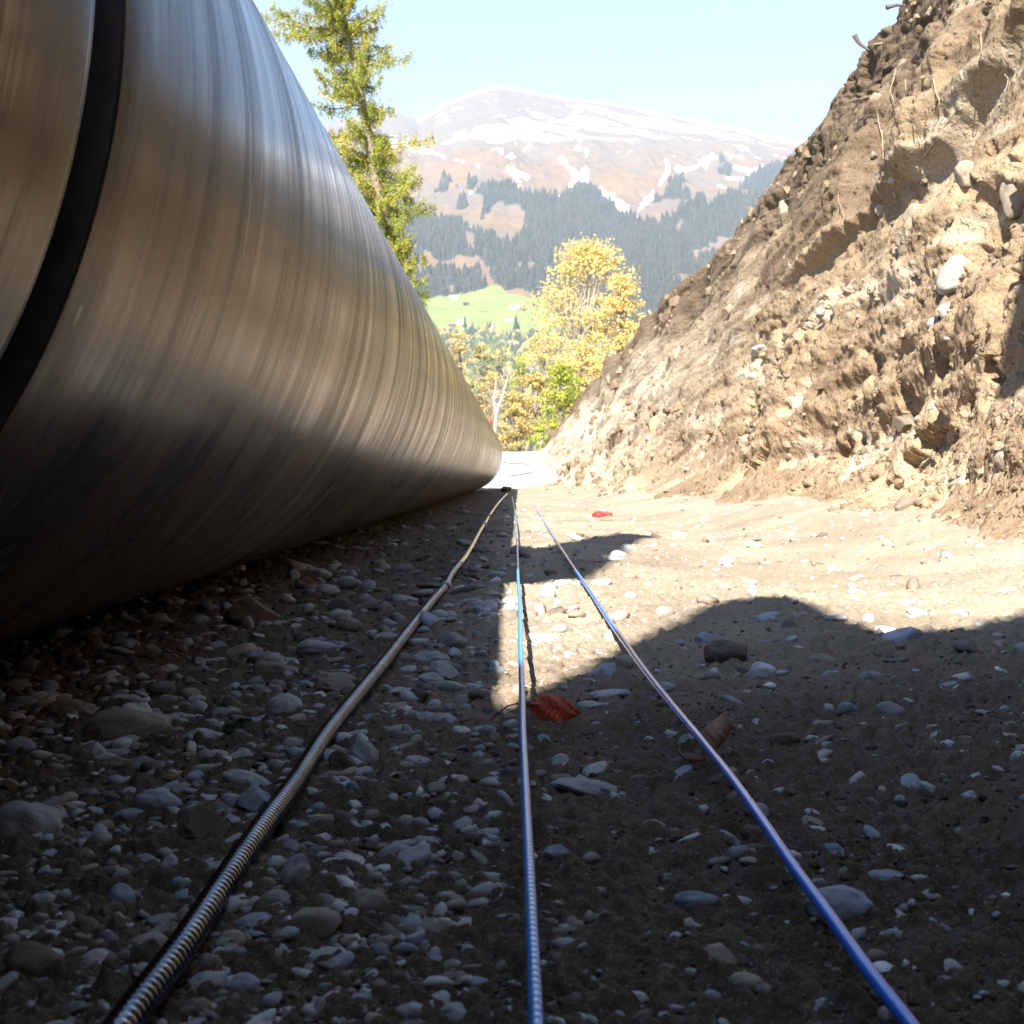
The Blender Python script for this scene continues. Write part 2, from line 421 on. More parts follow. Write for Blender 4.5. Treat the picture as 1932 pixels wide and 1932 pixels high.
# ------------------------------------------------------------------ embankment
EMB = {}
def crest(Y):
    return np.interp(Y, [-12, 9, 14, 20, 28, 33, 38, 44], [3.8, 3.75, 3.1, 2.65, 2.05, 1.35, 0.8, 0.3])
def emb_base(Y, s):
    """s in 0..1 slope foot to crest, 1..2 plateau"""
    tx = toe_x(Y); Hc = crest(Y)
    z = np.where(s < 1, s * Hc, Hc + 0.25 * (1 - np.exp(-(s - 1) * 6)))
    foot = 0.42 * np.exp(-np.maximum(z, 0) / 0.14)
    x = tx + 0.364 * np.minimum(z, Hc) - foot + np.where(s > 1, ((s - 1) ** 1.5) * 30, 0)
    return x, z
def emb_disp(Y, z):
    tilt = z + 0.14 * Y
    Hc = crest(Y)
    d = -0.10 + 0.13 * fbm(Y * 0.42, z * 0.9, oct=3)
    # long strata and slide marks, slightly tilted
    d += 0.10 * fbm(Y * 0.30 + 3, tilt * 2.2, oct=3, gain=0.5)
    d += 0.030 * fbm(Y * 0.8 + 3, tilt * 9, oct=2)
    d += 0.06 * pn(Y * 1.1 + z * 1.0, z * 0.3 + 5)
    # overhanging topsoil
    d += 0.10 * sstep(0.74, 0.92, z / Hc) * (0.3 + pn(Y * 1.3, z * 2)) * sstep(14, 11, Y)
    # cloddy in the near lower part and under the crest, scraped smooth between
    low = sstep(2.1, 1.2, z + 0.5 * pn(Y * .6, z * .6 + 3)) * sstep(13, 8, Y)
    topk = sstep(0.70, 0.85, z / Hc + 0.15 * pn(Y * 1.1, z)) * sstep(15, 10, Y)
    m = np.clip(0.22 + low + topk, 0, 1)
    c = fbm(Y * 4.2, z * 4.6, oct=4, gain=0.55)
    d += 0.034 * (np.abs(c) - 0.3) * m
    b = fbm(Y * 16, z * 16, oct=3, gain=0.6)
    d += 0.011 * b * (0.25 + 0.75 * m)
    d += 0.006 * fbm(Y * 50, z * 50, oct=2, gain=0.7)
    # pits and broken edges: abrupt ledges
    p = fbm(Y * 1.9 + 9, z * 2.4 + 4, oct=4, gain=0.55)
    d -= 0.09 * sstep(0.40, 0.47, p) * np.clip(low + 0.8 * topk, 0, 1)
    q = fbm(Y * 3.6 + 2, z * 3.6 + 14, oct=3, gain=0.6)
    d -= 0.06 * sstep(0.36, 0.42, q) * m
    # vertical scoops left by the digger
    d += 0.06 * (np.abs(pn(Y * 1.2 + z * 0.55, z * 0.2 + 2)) - .25)
    # rib and hollow low in the middle, dark hollow under the topsoil
    gg = Y - (9.5 - 1.3 * z) + 0.25 * fbm(Y * 1.5, z * 2, oct=3)
    d += (0.12 * np.exp(-((gg + 0.45) / 0.4) ** 2) - 0.12 * np.exp(-((gg - 0.3) / 0.35) ** 2)) * sstep(1.7, 1.2, z)
    wob = 0.2 * fbm(Y * 2, z * 2.4, oct=3)
    d -= 0.20 * sstep(1.25, 0.6, np.hypot((Y - 8.95) / 0.55 + wob, (z - 2.5) / 0.5 + wob))
    d += 0.13 * sstep(1.3, 0.5, np.hypot((Y - 8.0) / 0.4 + wob, (z - 2.6) / 0.6 + wob))
    d -= 0.12 * sstep(1.2, 0.7, np.hypot((Y - 6.15) / 0.28 + wob, (z - 1.42) / 0.16 + wob))
    # ledge and groove shaped to throw the diagonal shadow band
    g = z - np.interp(Y, [5, 6, 6.8, 7.5, 8.8, 10.4, 12], [3.4, 2.95, 2.45, 2.12, 1.95, 1.70, 1.45])
    g = g + 0.05 * fbm(Y * 3, z * 3, oct=3)
    d += (0.15 * sstep(-0.05, 0.04, g) * np.exp(-np.maximum(g, 0) / 0.28) - 0.05 * np.exp(-((g + 0.08) / 0.08) ** 2)) * sstep(4.8, 6, Y) * sstep(11, 9.8, Y) * (0.85 + 0.3 * pn(Y * 2, z * 2))
    hol = np.clip(sstep(1.7, 0.9, np.hypot((Y - 8.8) / 0.8, (z - 2.5) / 0.6)) + 0.5 * np.exp(-((g - 0.05) / 0.3) ** 2) * sstep(4.5, 6, Y) * sstep(11.5, 10, Y), 0, 1)
    d += hol * (0.028 * fbm(Y * 11, z * 9, oct=4, gain=0.62) + 0.03 * np.minimum(fbm(Y * 4 + 3, z * 4, oct=3), 0.1))
    d = d * sstep(0.0, 0.35, z) + 0.02 * (1 - sstep(0, .35, z)) * fbm(Y * 5, z * 9, oct=3)
    # unseen overhang added beside the camera to shade the bank's right edge
    face = np.interp(z, [0, 0.6, 1.25, 1.95, 3.8, 5], [1.6, 1.56, 1.52, 1.12, 1.42, 1.9])
    want = np.maximum((1.6 + 0.364 * z - face) / 0.94, 0) + 0.05 * pn(Y * 2, z * 2)
    d = d + (want - d) * sstep(3.2, 2.55, Y) * sstep(-7, -5, Y) * sstep(0.5, 0.9, z)
    return d
def emb_point(Y, z):
    """surface point and normal of the bank at distance Y and height z (scalars)"""
    Y = np.array([Y]); z = np.array([z])
    x = toe_x(Y) + 0.364 * z - 0.42 * np.exp(-z / 0.14) - emb_disp(Y, z) * 0.94
    return float(x[0]), float(Y[0]), float(z[0])
def emb_from_px(px, py):
    """where the line of sight through the measured point meets the bank"""
    best = None
    for Y in np.linspace(3.2, 34, 900):
        x, _, z = (px - VX) * Y / F, Y, H + (VY - py) * Y / F
        if z < 0: continue
        xs = toe_x(Y) + 0.364 * z - 0.42 * math.exp(-z / 0.14)
        if x >= xs - 0.05:
            xx, yy, zz = emb_point(Y, z)
            if x >= xx: return (xx, yy, zz)
            best = (xx, yy, zz)
    return best
def build_bank():
    ys = [-14, -9, -6, -4, -2.5, -1.5, -0.5, 0.3, 0.9]
    y = 1.2
    while y < 3.6: ys.append(y); y += 0.08
    while y < 46: ys.append(y); y += 0.0094 * (y / 4.0) ** 1.35
    ys = np.array(ys)
    ss = np.concatenate([np.linspace(-0.06, 1, 490), 1 + np.geomspace(0.004, 1.0, 40)])
    Y, s = np.meshgrid(ys, ss, indexing='ij')
    x, z = emb_base(Y, s)
    d = emb_disp(Y, z)
    fade = np.where(s > 1, np.exp(-(s - 1) * 3), 1) * sstep(46, 36, Y) 
    x2 = x - d * 0.94 * fade
    z2 = z + d * 0.34 * fade
    # topsoil darker and redder, lower bank tan, pale gravelly seams
    Hc = crest(Y)
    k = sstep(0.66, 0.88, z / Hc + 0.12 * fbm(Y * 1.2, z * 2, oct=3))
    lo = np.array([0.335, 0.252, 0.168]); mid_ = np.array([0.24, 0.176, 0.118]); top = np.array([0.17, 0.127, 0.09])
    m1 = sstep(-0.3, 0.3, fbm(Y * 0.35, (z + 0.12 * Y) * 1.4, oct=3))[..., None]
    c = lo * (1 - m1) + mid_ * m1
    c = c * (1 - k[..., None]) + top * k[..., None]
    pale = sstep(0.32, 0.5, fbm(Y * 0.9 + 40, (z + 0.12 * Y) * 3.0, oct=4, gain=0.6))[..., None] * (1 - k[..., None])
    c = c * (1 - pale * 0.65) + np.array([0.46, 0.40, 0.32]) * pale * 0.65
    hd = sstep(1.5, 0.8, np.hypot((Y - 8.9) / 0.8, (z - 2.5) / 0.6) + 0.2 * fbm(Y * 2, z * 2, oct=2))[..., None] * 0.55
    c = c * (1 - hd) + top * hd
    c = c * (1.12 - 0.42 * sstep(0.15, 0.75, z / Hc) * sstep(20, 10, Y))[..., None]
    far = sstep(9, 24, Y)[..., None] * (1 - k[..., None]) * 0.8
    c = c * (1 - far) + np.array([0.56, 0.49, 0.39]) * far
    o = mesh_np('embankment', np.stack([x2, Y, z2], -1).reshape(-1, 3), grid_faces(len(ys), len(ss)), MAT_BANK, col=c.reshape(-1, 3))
    tag(o, kind='structure', label='steep cut earth bank along the right side of the trench')
build_bank()
def bank_crumbs():
    bm = bmesh.new(); bmesh.ops.create_icosphere(bm, subdivisions=1, radius=1)
    IV = np.array([v.co[:] for v in bm.verts]); IF = np.array([[v.index for v in f.verts] for f in bm.faces]); bm.free()
    N = 12500
    Y = 1 / rng.uniform(1 / 26.0, 1 / 4.0, N); Hc = crest(Y); z = rng.random(N) ** 1.25 * Hc - 0.02
    keep = rng.random(N) < np.clip(0.15 + sstep(2.2, 0.7, z) + 0.5 * sstep(.7, .9, z / Hc), 0, 1) * (0.55 + fbm(Y * 1.5, z * 1.5, oct=2))
    Y, z = Y[keep], z[keep]; n = len(Y)
    d = emb_disp(Y, z); x = toe_x(Y) + 0.364 * z - 0.42 * np.exp(-z / 0.14) - d * 0.94; zz = z + d * 0.34
    r = (2.5 + 11 * rng.random(n) ** 3.5) * Y / F / 1.25
    V = IV[None] * (1 + 0.28 * rng.normal(size=(n, len(IV))))[..., None] * (r[:, None] * rng.uniform(.6, 1.25, (n, 3)))[:, None, :]
    V = V + np.stack([x, Y, zz], -1)[:, None, :]
    pal = np.array([(0.21, 0.165, 0.115), (0.17, 0.13, 0.09), (0.23, 0.18, 0.13), (0.26, 0.22, 0.17), (0.19, 0.145, 0.10)])
    c = np.repeat((pal[rng.integers(0, 5, n)] * rng.uniform(.85, 1.1, (n, 1)))[:, None], len(IV), 1)
    o = mesh_np('bank_crumbs', V.reshape(-1, 3), (IF[None] + (np.arange(n) * len(IV))[:, None, None]).reshape(-1, 3), MAT_BANK, smooth=False, col=c.reshape(-1, 3))
    tag(o, 'loose clods and grit clinging to the face of the earth bank', 'soil clods', kind='stuff')
bank_crumbs()

# ------------------------------------------------------------------ far terrain
SKY_X = [-3000, 300, 560, 690, 740, 790, 820, 850, 900, 940, 970, 1000, 1060, 1100, 1200, 1300, 1400, 1490, 1700, 2300, 5000]
SKY_Y = [420, 330, 252, 212, 211, 226, 208, 190, 172, 160, 166, 173, 184, 188, 203, 224, 244, 262, 300, 360, 420]
FOREST = [
 [(726,394),(770,390),(819,408),(870,424),(905,441),(949,459),(979,450),(995,431),(995,415),(983,394),(972,385),(949,390),(944,378),(925,394),(909,413),(905,392),(921,378),(900,360),(930,348),(965,352),(1005,366),(1043,371),(1062,375),(1094,348),(1124,362),(1155,387),(1182,406),(1215,415),(1233,417),(1275,404),(1300,392),(1321,369),(1342,392),(1384,362),(1405,341),(1451,318),(1600,250),(2300,300),(2300,640),(1075,640),(1032,561),(1016,559),(995,547),(953,549),(921,519),(925,508),(902,489),(856,478),(828,494),(800,473),(784,494),(730,470),(500,440),(300,440),(300,380)],
 [(770,515),(830,509),(870,512),(885,525),(900,510),(912,530),(915,540),(870,552),(800,566),(600,580),(600,520)],
 [(838,326),(858,343),(866,352),(850,357),(822,368),(835,345)], [(866,372),(882,374),(876,396),(857,400)], [(878,336),(900,340),(895,354),(878,350)],
 [(1250,352),(1290,330),(1300,340),(1262,372),(1240,380)], [(1365,300),(1380,330),(1372,345),(1355,320)], [(1270,370),(1298,362),(1296,376),(1262,378)],
]
CLEAR = [[(979,493),(1005,493),(1032,503),(1020,508),(985,501)],[(1275,430),(1290,415),(1298,430),(1285,445)],[(1262,436),(1272,440),(1298,470),(1290,472)],[(1300,475),(1345,462),(1345,480),(1310,498)]]
MEADOW = [(700,570),(797,566),(870,553),(915,542),(935,536),(960,554),(1025,563),(1062,600),(1056,636),(980,634),(900,628),(815,624),(700,622)]
GULLY = [((1058,298),(1080,322),5),((1080,322),(1100,348),7),((1103,320),(1104,340),5),((1132,362),(1190,402),8),((1150,370),(1190,398),9),((1105,282),(1108,300),3),((1256,305),(1262,320),5),((1280,320),(1312,316),6),((1312,316),(1345,290),4),((1262,322),(1244,348),5),((1232,358),(1228,372),5),((1220,376),(1207,396),5),((1204,398),(1202,410),4),((1078,348),(1075,370),5),((1050,370),(1062,376),4),((1388,316),(1410,320),5),((1410,330),(1440,310),5),((1355,350),(1378,356),4),((1372,336),(1405,338),4),((760,272),(800,282),8),((800,282),(840,296),5),((700,268),(760,274),8),((862,302),(880,308),5),((900,312),(925,322),4),((960,322),(1000,334),7)]
def proj(X, Y, Z):
    return VX + F * X / Y, VY - F * (Z - H) / Y
def terrain_z(X, Y):
    a = X / Y; px = VX + a * F
    et = (VY - np.interp(px, SKY_X, SKY_Y)) / F
    e_low = np.interp(Y, [90, 400, 1000, 1500, 2600, 3000, 4000], [-0.17, -0.15, -0.03, 0.012, 0.100, 0.138, 0.192])
    t = np.clip((Y - 4000) / 3000, 0, 1)
    e = np.where(Y < 4000, e_low, 0.192 + (et - 0.192) * (1 - (1 - t) ** 1.25))
    z = e * Y
    am = np.interp(Y, [90, 1000, 3000, 5000, 6800, 7000], [1, 8, 22, 60, 22, 8])
    n = fbm(X / 420.0, Y / 700.0, oct=6, gain=0.58)
    r = 1 - np.abs(fbm(X / 900.0 + 5, Y / 1500.0, oct=3))
    z = z + am * (n + 0.9 * (r - 0.75))
    # behind the skyline the land drops again
    z = np.where(Y > 7000, z - (Y - 7000) * 0.35, z)
    return z + H
def cover(px, py, X, Y, seedn):
    """land cover colour and forest mask, from where on the slope a point lies"""
    wx = 9 * fbm(X / 55.0, Y / 190.0, oct=3, gain=0.6); wy = 8 * fbm(X / 50.0 + 9, Y / 170.0 + 4, oct=3, gain=0.6)
    qx, qy = px + wx, py + wy
    forest = np.zeros(px.shape, bool)
    for p in FOREST: forest |= inpoly(qx, qy, p)
    for p in CLEAR: forest &= ~inpoly(qx, qy, p)
    # ragged gaps on the right-hand slope
    gaps = (fbm(X / 130.0, Y / 420.0, oct=3, gain=0.6) > 0.45) & (px > 1215) & (py < 520)
    gaps2 = (fbm(X / 90.0 + 7, Y / 300.0, oct=3, gain=0.6) > 0.62) & (py < 560)
    forest &= ~gaps & ~gaps2
    mead = inpoly(px + 0.4 * wx, py + 0.3 * wy, MEADOW)
    forest &= ~mead
    low = (py > 622) & ~mead
    n = fbm(X / 300.0, Y / 900.0, oct=4)
    tan_ = np.array([0.205, 0.13, 0.075]); brown = np.array([0.165, 0.125, 0.095]); rock = np.array([0.16, 0.135, 0.12])
    k = sstep(330, 230, py + 25 * n)[..., None]
    m2 = sstep(-0.3, 0.4, fbm(X / 120.0, Y / 500.0, oct=3))[..., None]
    c = (tan_ * (1 - m2) + brown * m2) * (1 - k) + (brown * 0.5 + rock * 0.5) * k
    c = np.where(forest[..., None], np.array([0.04, 0.046, 0.037]), c)
    c = np.where(mead[..., None], np.array([0.20, 0.25, 0.075]), c)
    c = np.where(low[..., None], np.array([0.12, 0.13, 0.06]), c)
    # snow
    sn = fbm(X / 70.0, Y / 260.0, oct=4, gain=0.65); sn2 = fbm(X / 260.0 + 3, Y / 420.0, oct=3)
    sky_y = np.interp(px, SKY_X, SKY_Y)
    rim = sstep(8, 2, (py - sky_y) * np.interp(px, [960, 1050], [1.0, 1.8])) * (px > 788)
    ln = fbm(X / 620.0, Y / 150.0 + 0.0012 * X, oct=4, gain=0.62)
    band = sstep(212, 228, py + 10 * sn2 + 8 * sn) * sstep(270, 258, py + 10 * sn2 + 8 * sn) * sstep(800, 850, px + 20 * sn)
    thr = np.interp(py, [150, 205, 225, 262, 275, 300, 400, 430], [0.75, 0.55, 0.3, 0.3, 0.6, 0.72, 1.0, 2])
    spots = (sn > thr)
    left_hill = (px < 820) & (py < 260)
    spots &= ~(left_hill & (sn < 0.6))
    streak = (np.abs(np.sin((py - sky_y) * 0.22 + 2.0 * sn2 + px * 0.004)) > 0.52) & (px > 1080) & (py < 236)
    right = (px > 1290) & (py < 300) & (sn + 0.6 * sn2 > 0.35)
    holes = (ln > 0.0) | (sn > 0.62) & (py < 245)
    snow = (rim > 0.4) | ((band > 0.5) | spots | streak | right) & ~holes
    for (x0, y0), (x1, y1), wd in GULLY:
        L2 = (x1 - x0) ** 2 + (y1 - y0) ** 2
        tt = np.clip(((px - x0) * (x1 - x0) + (py - y0) * (y1 - y0)) / L2, 0, 1)
        dd = np.hypot(px - x0 - tt * (x1 - x0), py - y0 - tt * (y1 - y0))
        snow |= dd < wd * (0.55 + 0.9 * sn)
    snow &= ~forest & ~mead & (py < 440)
    c = np.where(snow[..., None], np.array([0.88, 0.88, 0.90]), c)
    return c, forest, mead, low
def m_land():
    m, t, b = new_mat('mountain_land')
    A = nd(t, 'ShaderNodeAttribute', attribute_name='tint')
    v = coords(t); n = noise_n(t, 0.02, 6, 0.65, v)
    c = mix(t, A.outputs['Color'], ramp(t, n, [(0.3, (0.72, 0.72, 0.72)), (0.65, (1.1, 1.1, 1.1))]), 0.6, 'MULTIPLY')
    t.links.new(c, b.inputs['Base Color']); b.inputs['Roughness'].default_value = 1.0
    b.inputs['Specular IOR Level'].default_value = 0.05
    bump(t, b, n, 0.5, 8)
    return m
MAT_LAND = m_land()
def build_terrain():
    a = np.concatenate([-np.geomspace(0.125, 1.6, 26)[::-1], np.linspace(-0.12, 0.215, 440), np.geomspace(0.22, 1.6, 26)])
    ys = np.concatenate([np.geomspace(90, 1300, 30), np.linspace(1330, 4000, 210), np.linspace(4010, 7000, 210), [7100, 7400, 8000, 9000]])
    Y, A = np.meshgrid(ys, a, indexing='ij')
    X = A * Y; Z = terrain_z(X, Y)
    px, py = proj(X, Y, Z)
    c, f, m, l = cover(px, py, X, Y, 0)
    o = mesh_np('mountain_terrain', np.stack([X, Y, Z], -1).reshape(-1, 3), grid_faces(len(ys), len(a)), MAT_LAND, col=c.reshape(-1, 3))
    tag(o, kind='structure', label='snow streaked mountain above brown pastures and dark conifer slopes')
build_terrain()

def build_forest():
    # conifers: two stacked five-sided cones; broadleaf: blobby octahedra
    def tree_mesh(tiers, n=5):
        V = []; Fc = []
        for (z0, z1, r) in tiers:
            b0 = len(V)
            for i in range(n):
                an = 2 * math.pi * i / n; V.append((r * math.cos(an), r * math.sin(an), z0))
            V.append((0, 0, z1))
            for i in range(n): Fc.append((b0 + i, b0 + (i + 1) % n, b0 + n))
        return np.array(V), np.array(Fc)
    con_V, con_F = tree_mesh([(0.0, 0.65, 0.26), (0.42, 1.0, 0.17)])
    me = bpy.data.meshes.new('tmp')
    import bmesh
    bm = bmesh.new(); bmesh.ops.create_icosphere(bm, subdivisions=1, radius=0.42)
    bl_V = np.array([v.co[:] for v in bm.verts]); bl_V[:, 2] = bl_V[:, 2] * 1.15 + 0.45
    bl_F = np.array([[v.index for v in f.verts] for f in bm.faces]); bm.free()
    bpy.data.meshes.remove(me)
    def scatter(N, ymin, ymax, want, TV, TF, hmin, hmax, pal, name, label, acc=None):
        Y = np.sqrt(rng.random(N) * (ymax ** 2 - ymin ** 2) + ymin ** 2); A = rng.uniform(-0.125, 0.215, N)
        X = A * Y; Z = terrain_z(X, Y); px, py = proj(X, Y, Z)
        c, f, m, l = cover(px, py, X, Y, 0)
        keep = want(f, m, l, px, py)
        if acc is not None: keep &= rng.random(N) < acc(X, Y)
        X, Y, Z = X[keep], Y[keep], Z[keep]; n = len(X)
        h = rng.uniform(hmin, hmax, n); rot = rng.uniform(0, 6.28, n)
        sx = h * rng.uniform(0.8, 1.25, n)
        ca, sa = np.cos(rot), np.sin(rot)
        vx = TV[None, :, 0] * sx[:, None]; vy = TV[None, :, 1] * sx[:, None]
        P = np.stack([vx * ca[:, None] - vy * sa[:, None] + X[:, None], vx * sa[:, None] + vy * ca[:, None] + Y[:, None],
                      TV[None, :, 2] * h[:, None] + Z[:, None] - 1], -1)
        Fc = TF[None] + (np.arange(n) * len(TV))[:, None, None]
        pal = np.array(pal); col = pal[rng.integers(0, len(pal), n)] * rng.uniform(0.75, 1.25, (n, 1))
        col = np.repeat(col[:, None, :], len(TV), 1)
        o = mesh_np(name, P.reshape(-1, 3), Fc.reshape(-1, TF.shape[1]), MAT_LAND, smooth=False, col=col.reshape(-1, 3))
        tag(o, label, 'forest', kind='stuff')
    scatter(30000, 2500, 6200, lambda f, m, l, px, py: f, con_V, con_F, 16, 32,
            [(0.038, 0.046, 0.036), (0.045, 0.052, 0.036), (0.055, 0.052, 0.042)], 'conifer_forest', 'dark conifer forest covering the mountain side behind the meadow')
    scatter(6500, 1350, 2700, lambda f, m, l, px, py: l, bl_V, bl_F, 12, 22,
            [(0.13, 0.14, 0.06), (0.20, 0.19, 0.08), (0.30, 0.22, 0.08), (0.10, 0.12, 0.06), (0.26, 0.22, 0.14), (0.38, 0.27, 0.07)], 'autumn_forest', 'mixed autumn woodland on the slope below the green meadow')
    scatter(3500, 1350, 2750, lambda f, m, l, px, py: l & (px < 1060), con_V, con_F, 14, 28,
            [(0.05, 0.07, 0.045), (0.07, 0.09, 0.05)], 'spruce_stand', 'dark spruces dotted among the autumn woodland below the meadow')
build_forest()

# houses and lone trees on the meadow
def on_slope(px, py):
    lo, hi = 1500.0, 5200.0
    ys = np.linspace(lo, hi, 1500); X = (px - VX) * ys / F; Z = terrain_z(X, ys)
    _, pp = proj(X, ys, Z)
    i = int(np.argmax(pp <= py))
    return float(X[i]), float(ys[i]), float(Z[i])
def house(px, py, wd, dp, ht, rot, wall, roof, label, cat='house', name='farmhouse'):
    x, y, z = on_slope(px, py)
    e = bpy.data.objects.new(name, None); e.location = (x, y, z); e.rotation_euler = (0, 0, R(rot)); link(e)
    tag(e, label, cat, 'farm buildings on the meadow')
    a, b, h = wd / 2, dp / 2, ht
    V = [(-a, -b, -2), (a, -b, -2), (a, b, -2), (-a, b, -2), (-a, -b, h), (a, -b, h), (a, b, h), (-a, b, h), (-a, 0, h + dp * 0.3), (a, 0, h + dp * 0.3)]
    mesh_py('wall', V, [(0, 1, 5, 4), (2, 3, 7, 6), (1, 2, 6, 9, 5), (3, 0, 4, 8, 7)], wall, parent=e)
    o = 1.2; k = dp * 0.3; t = 0.5
    zz = h - o * 0.6
    V = [(-a - o, -b - o, zz), (a + o, -b - o, zz), (a + o, 0, h + k + .1), (-a - o, 0, h + k + .1), (a + o, b + o, zz), (-a - o, b + o, zz)]
    V += [(p[0], p[1], p[2] + t) for p in V]
    Fc = [(0, 1, 2, 3), (3, 2, 4, 5), (6, 9, 8, 7), (9, 11, 10, 8), (0, 6, 7, 1), (5, 4, 10, 11), (0, 3, 9, 6), (3, 5, 11, 9), (1, 7, 8, 2), (2, 8, 10, 4)]
    mesh_py('roof', V, Fc, roof, parent=e)
    mesh_py('window', [(-a * .6, -b - .05, h * .45), (-a * .2, -b - .05, h * .45), (-a * .2, -b - .05, h * .8), (-a * .6, -b - .05, h * .8)], [(0, 1, 2, 3)], MAT_DARKWOOD, parent=e)
house(856, 565, 17, 10, 5, 10, MAT_WHITEWALL, MAT_WHITEWALL, 'pale house at the upper left edge of the green meadow')
house(879, 576, 10, 7, 3, 5, MAT_DARKWOOD, MAT_DARKWOOD, 'small dark hut alone on the left half of the meadow', 'hut', 'field_hut')
house(972, 582, 20, 12, 7, -15, MAT_WHITEWALL, MAT_ROOFRED, 'largest white house with reddish roof on the right half of the meadow')
house(990, 586, 11, 8, 3, 8, MAT_DARKWOOD, MAT_ROOFRED, 'dark barn just right of the largest white house', 'hut', 'field_hut')
house(1008, 578, 9, 7, 3, 0, MAT_DARKWOOD, MAT_DARKWOOD, 'dark hut nearest the yellow maple on the meadow', 'hut', 'field_hut')
house(868, 612, 13, 9, 5, 12, MAT_WHITEWALL, MAT_WHITEWALL, 'white house on the lower left edge of the meadow beside a lone dark conifer')
house(853, 615, 12, 8, 3, 0, MAT_DARKWOOD, MAT_ROOFRED, 'reddish barn at the lower left edge of the meadow', 'hut', 'field_hut')
house(961, 606, 16, 10, 5, -8, MAT_WHITEWALL, MAT_ROOFRED, 'white house on the lower edge of the meadow right of its middle')
house(931, 615, 13, 8, 3, 4, MAT_WHITEWALL, MAT_ROOFRED, 'pinkish low house at the middle of the lower meadow edge')

def small_conifer(px, py, h, label):
    x, y, z = on_slope(px, py)
    e = bpy.data.objects.new('conifer_tree', None); e.location = (x, y, z); link(e)
    tag(e, label, 'tree', 'lone conifers along the meadow')
    V = []; Fc = []
    for k in range(6):
        z0 = h * (0.1 + 0.14 * k); z1 = z0 + h * 0.3; r = h * 0.26 * (1 - k / 7.0); b0 = len(V)
        for i in range(8):
            an = 2 * math.pi * i / 8 + k; rr = r * random.uniform(0.7, 1.2)
            V.append((rr * math.cos(an), rr * math.sin(an), z0))
        V.append((0, 0, z1)); Fc += [(b0 + i, b0 + (i + 1) % 8, b0 + 8) for i in range(8)]
    mesh_np('crown', V, Fc, MAT_LAND, smooth=False, parent=e, col=np.tile([0.035, 0.05, 0.03], (len(V), 1)))
    V = [(math.cos(a) * .5, math.sin(a) * .5, zz) for zz in (-1, h * .3) for a in (0, 2.1, 4.2)]
    mesh_py('trunk', V, [(0, 1, 4, 3), (1, 2, 5, 4), (2, 0, 3, 5)], MAT_BARK, parent=e)
small_conifer(877, 628, 30, 'dark conifer right beside the lower left white house')
small_conifer(925, 628, 22, 'dark conifer below the pinkish low house')
small_conifer(974, 622, 28, 'dark conifer right of the white house on the lower meadow edge')
# pale track on the meadow
def track():
    P = [on_slope(x, y) for x, y in [(880, 590), (900, 589), (918, 588), (936, 586)]]
    V = []; 
    for (x, y, z) in P: V += [(x, y, z + 0.6), (x, y + 10, z + 1.9)]
    o = mesh_py('track', V, [(2 * i, 2 * i + 2, 2 * i + 3, 2 * i + 1) for i in range(len(P) - 1)], MAT_WHITEWALL)
    tag(o, 'pale straight track across the green meadow', kind='structure')
track()

# ------------------------------------------------------------------ trees
def tube_np(pts, radii, nseg=7, close=False):
    pts = np.asarray(pts, float); radii = np.asarray(radii, float); n = len(pts)
    T = np.gradient(pts, axis=0); T /= np.linalg.norm(T, axis=1, keepdims=True) + 1e-9
    ref = np.array([0, 0, 1.0]) if abs(T[0, 2]) < 0.8 else np.array([1.0, 0, 0])
    U = np.cross(T, ref); U /= np.linalg.norm(U, axis=1, keepdims=True) + 1e-9
    W = np.cross(U, T)
    an = np.linspace(0, 2 * math.pi, nseg, endpoint=False)
    V = pts[:, None, :] + radii[:, None, None] * (np.cos(an)[None, :, None] * U[:, None, :] + np.sin(an)[None, :, None] * W[:, None, :])
    return V.reshape(-1, 3), grid_faces(n, nseg, wrap=True)
class Acc:
    def __init__(s): s.V = []; s.F = []; s.n = 0; s.C = []
    def add(s, V, F_, c=None):
        s.V.append(np.asarray(V)); s.F.append(np.asarray(F_) + s.n); s.n += len(V)
        if c is not None: s.C.append(np.broadcast_to(np.asarray(c, dtype=float), (len(V), 3)))
    def out(s, name, mat, parent=None, smooth=True):
        return mesh_np(name, np.concatenate(s.V), np.concatenate(s.F), mat, smooth, parent, np.concatenate(s.C) if s.C else None)
def leaf_quads(P, size, flat=0.0, tint=None, stretch=1.0, dirs=None):
    n = len(P)
    u = rng.normal(size=(n, 3)) if dirs is None else dirs + rng.normal(size=(n, 3)) * 0.45
    u /= np.linalg.norm(u, axis=1, keepdims=True)
    v = np.cross(u, rng.normal(size=(n, 3))); v /= np.linalg.norm(v, axis=1, keepdims=True) + 1e-9
    s = (size * rng.uniform(0.6, 1.3, n))[:, None]
    V = np.stack([P - u * s * stretch, P + v * s * 0.5, P + u * s * stretch, P - v * s * 0.5], 1).reshape(-1, 3)
    Fc = np.arange(4 * n).reshape(n, 4)
    t = rng.random(n) if tint is None else np.clip(tint + rng.normal(size=n) * 0.16, 0, 1)
    return V, Fc, np.repeat(t, 4)[:, None] * np.ones(3)

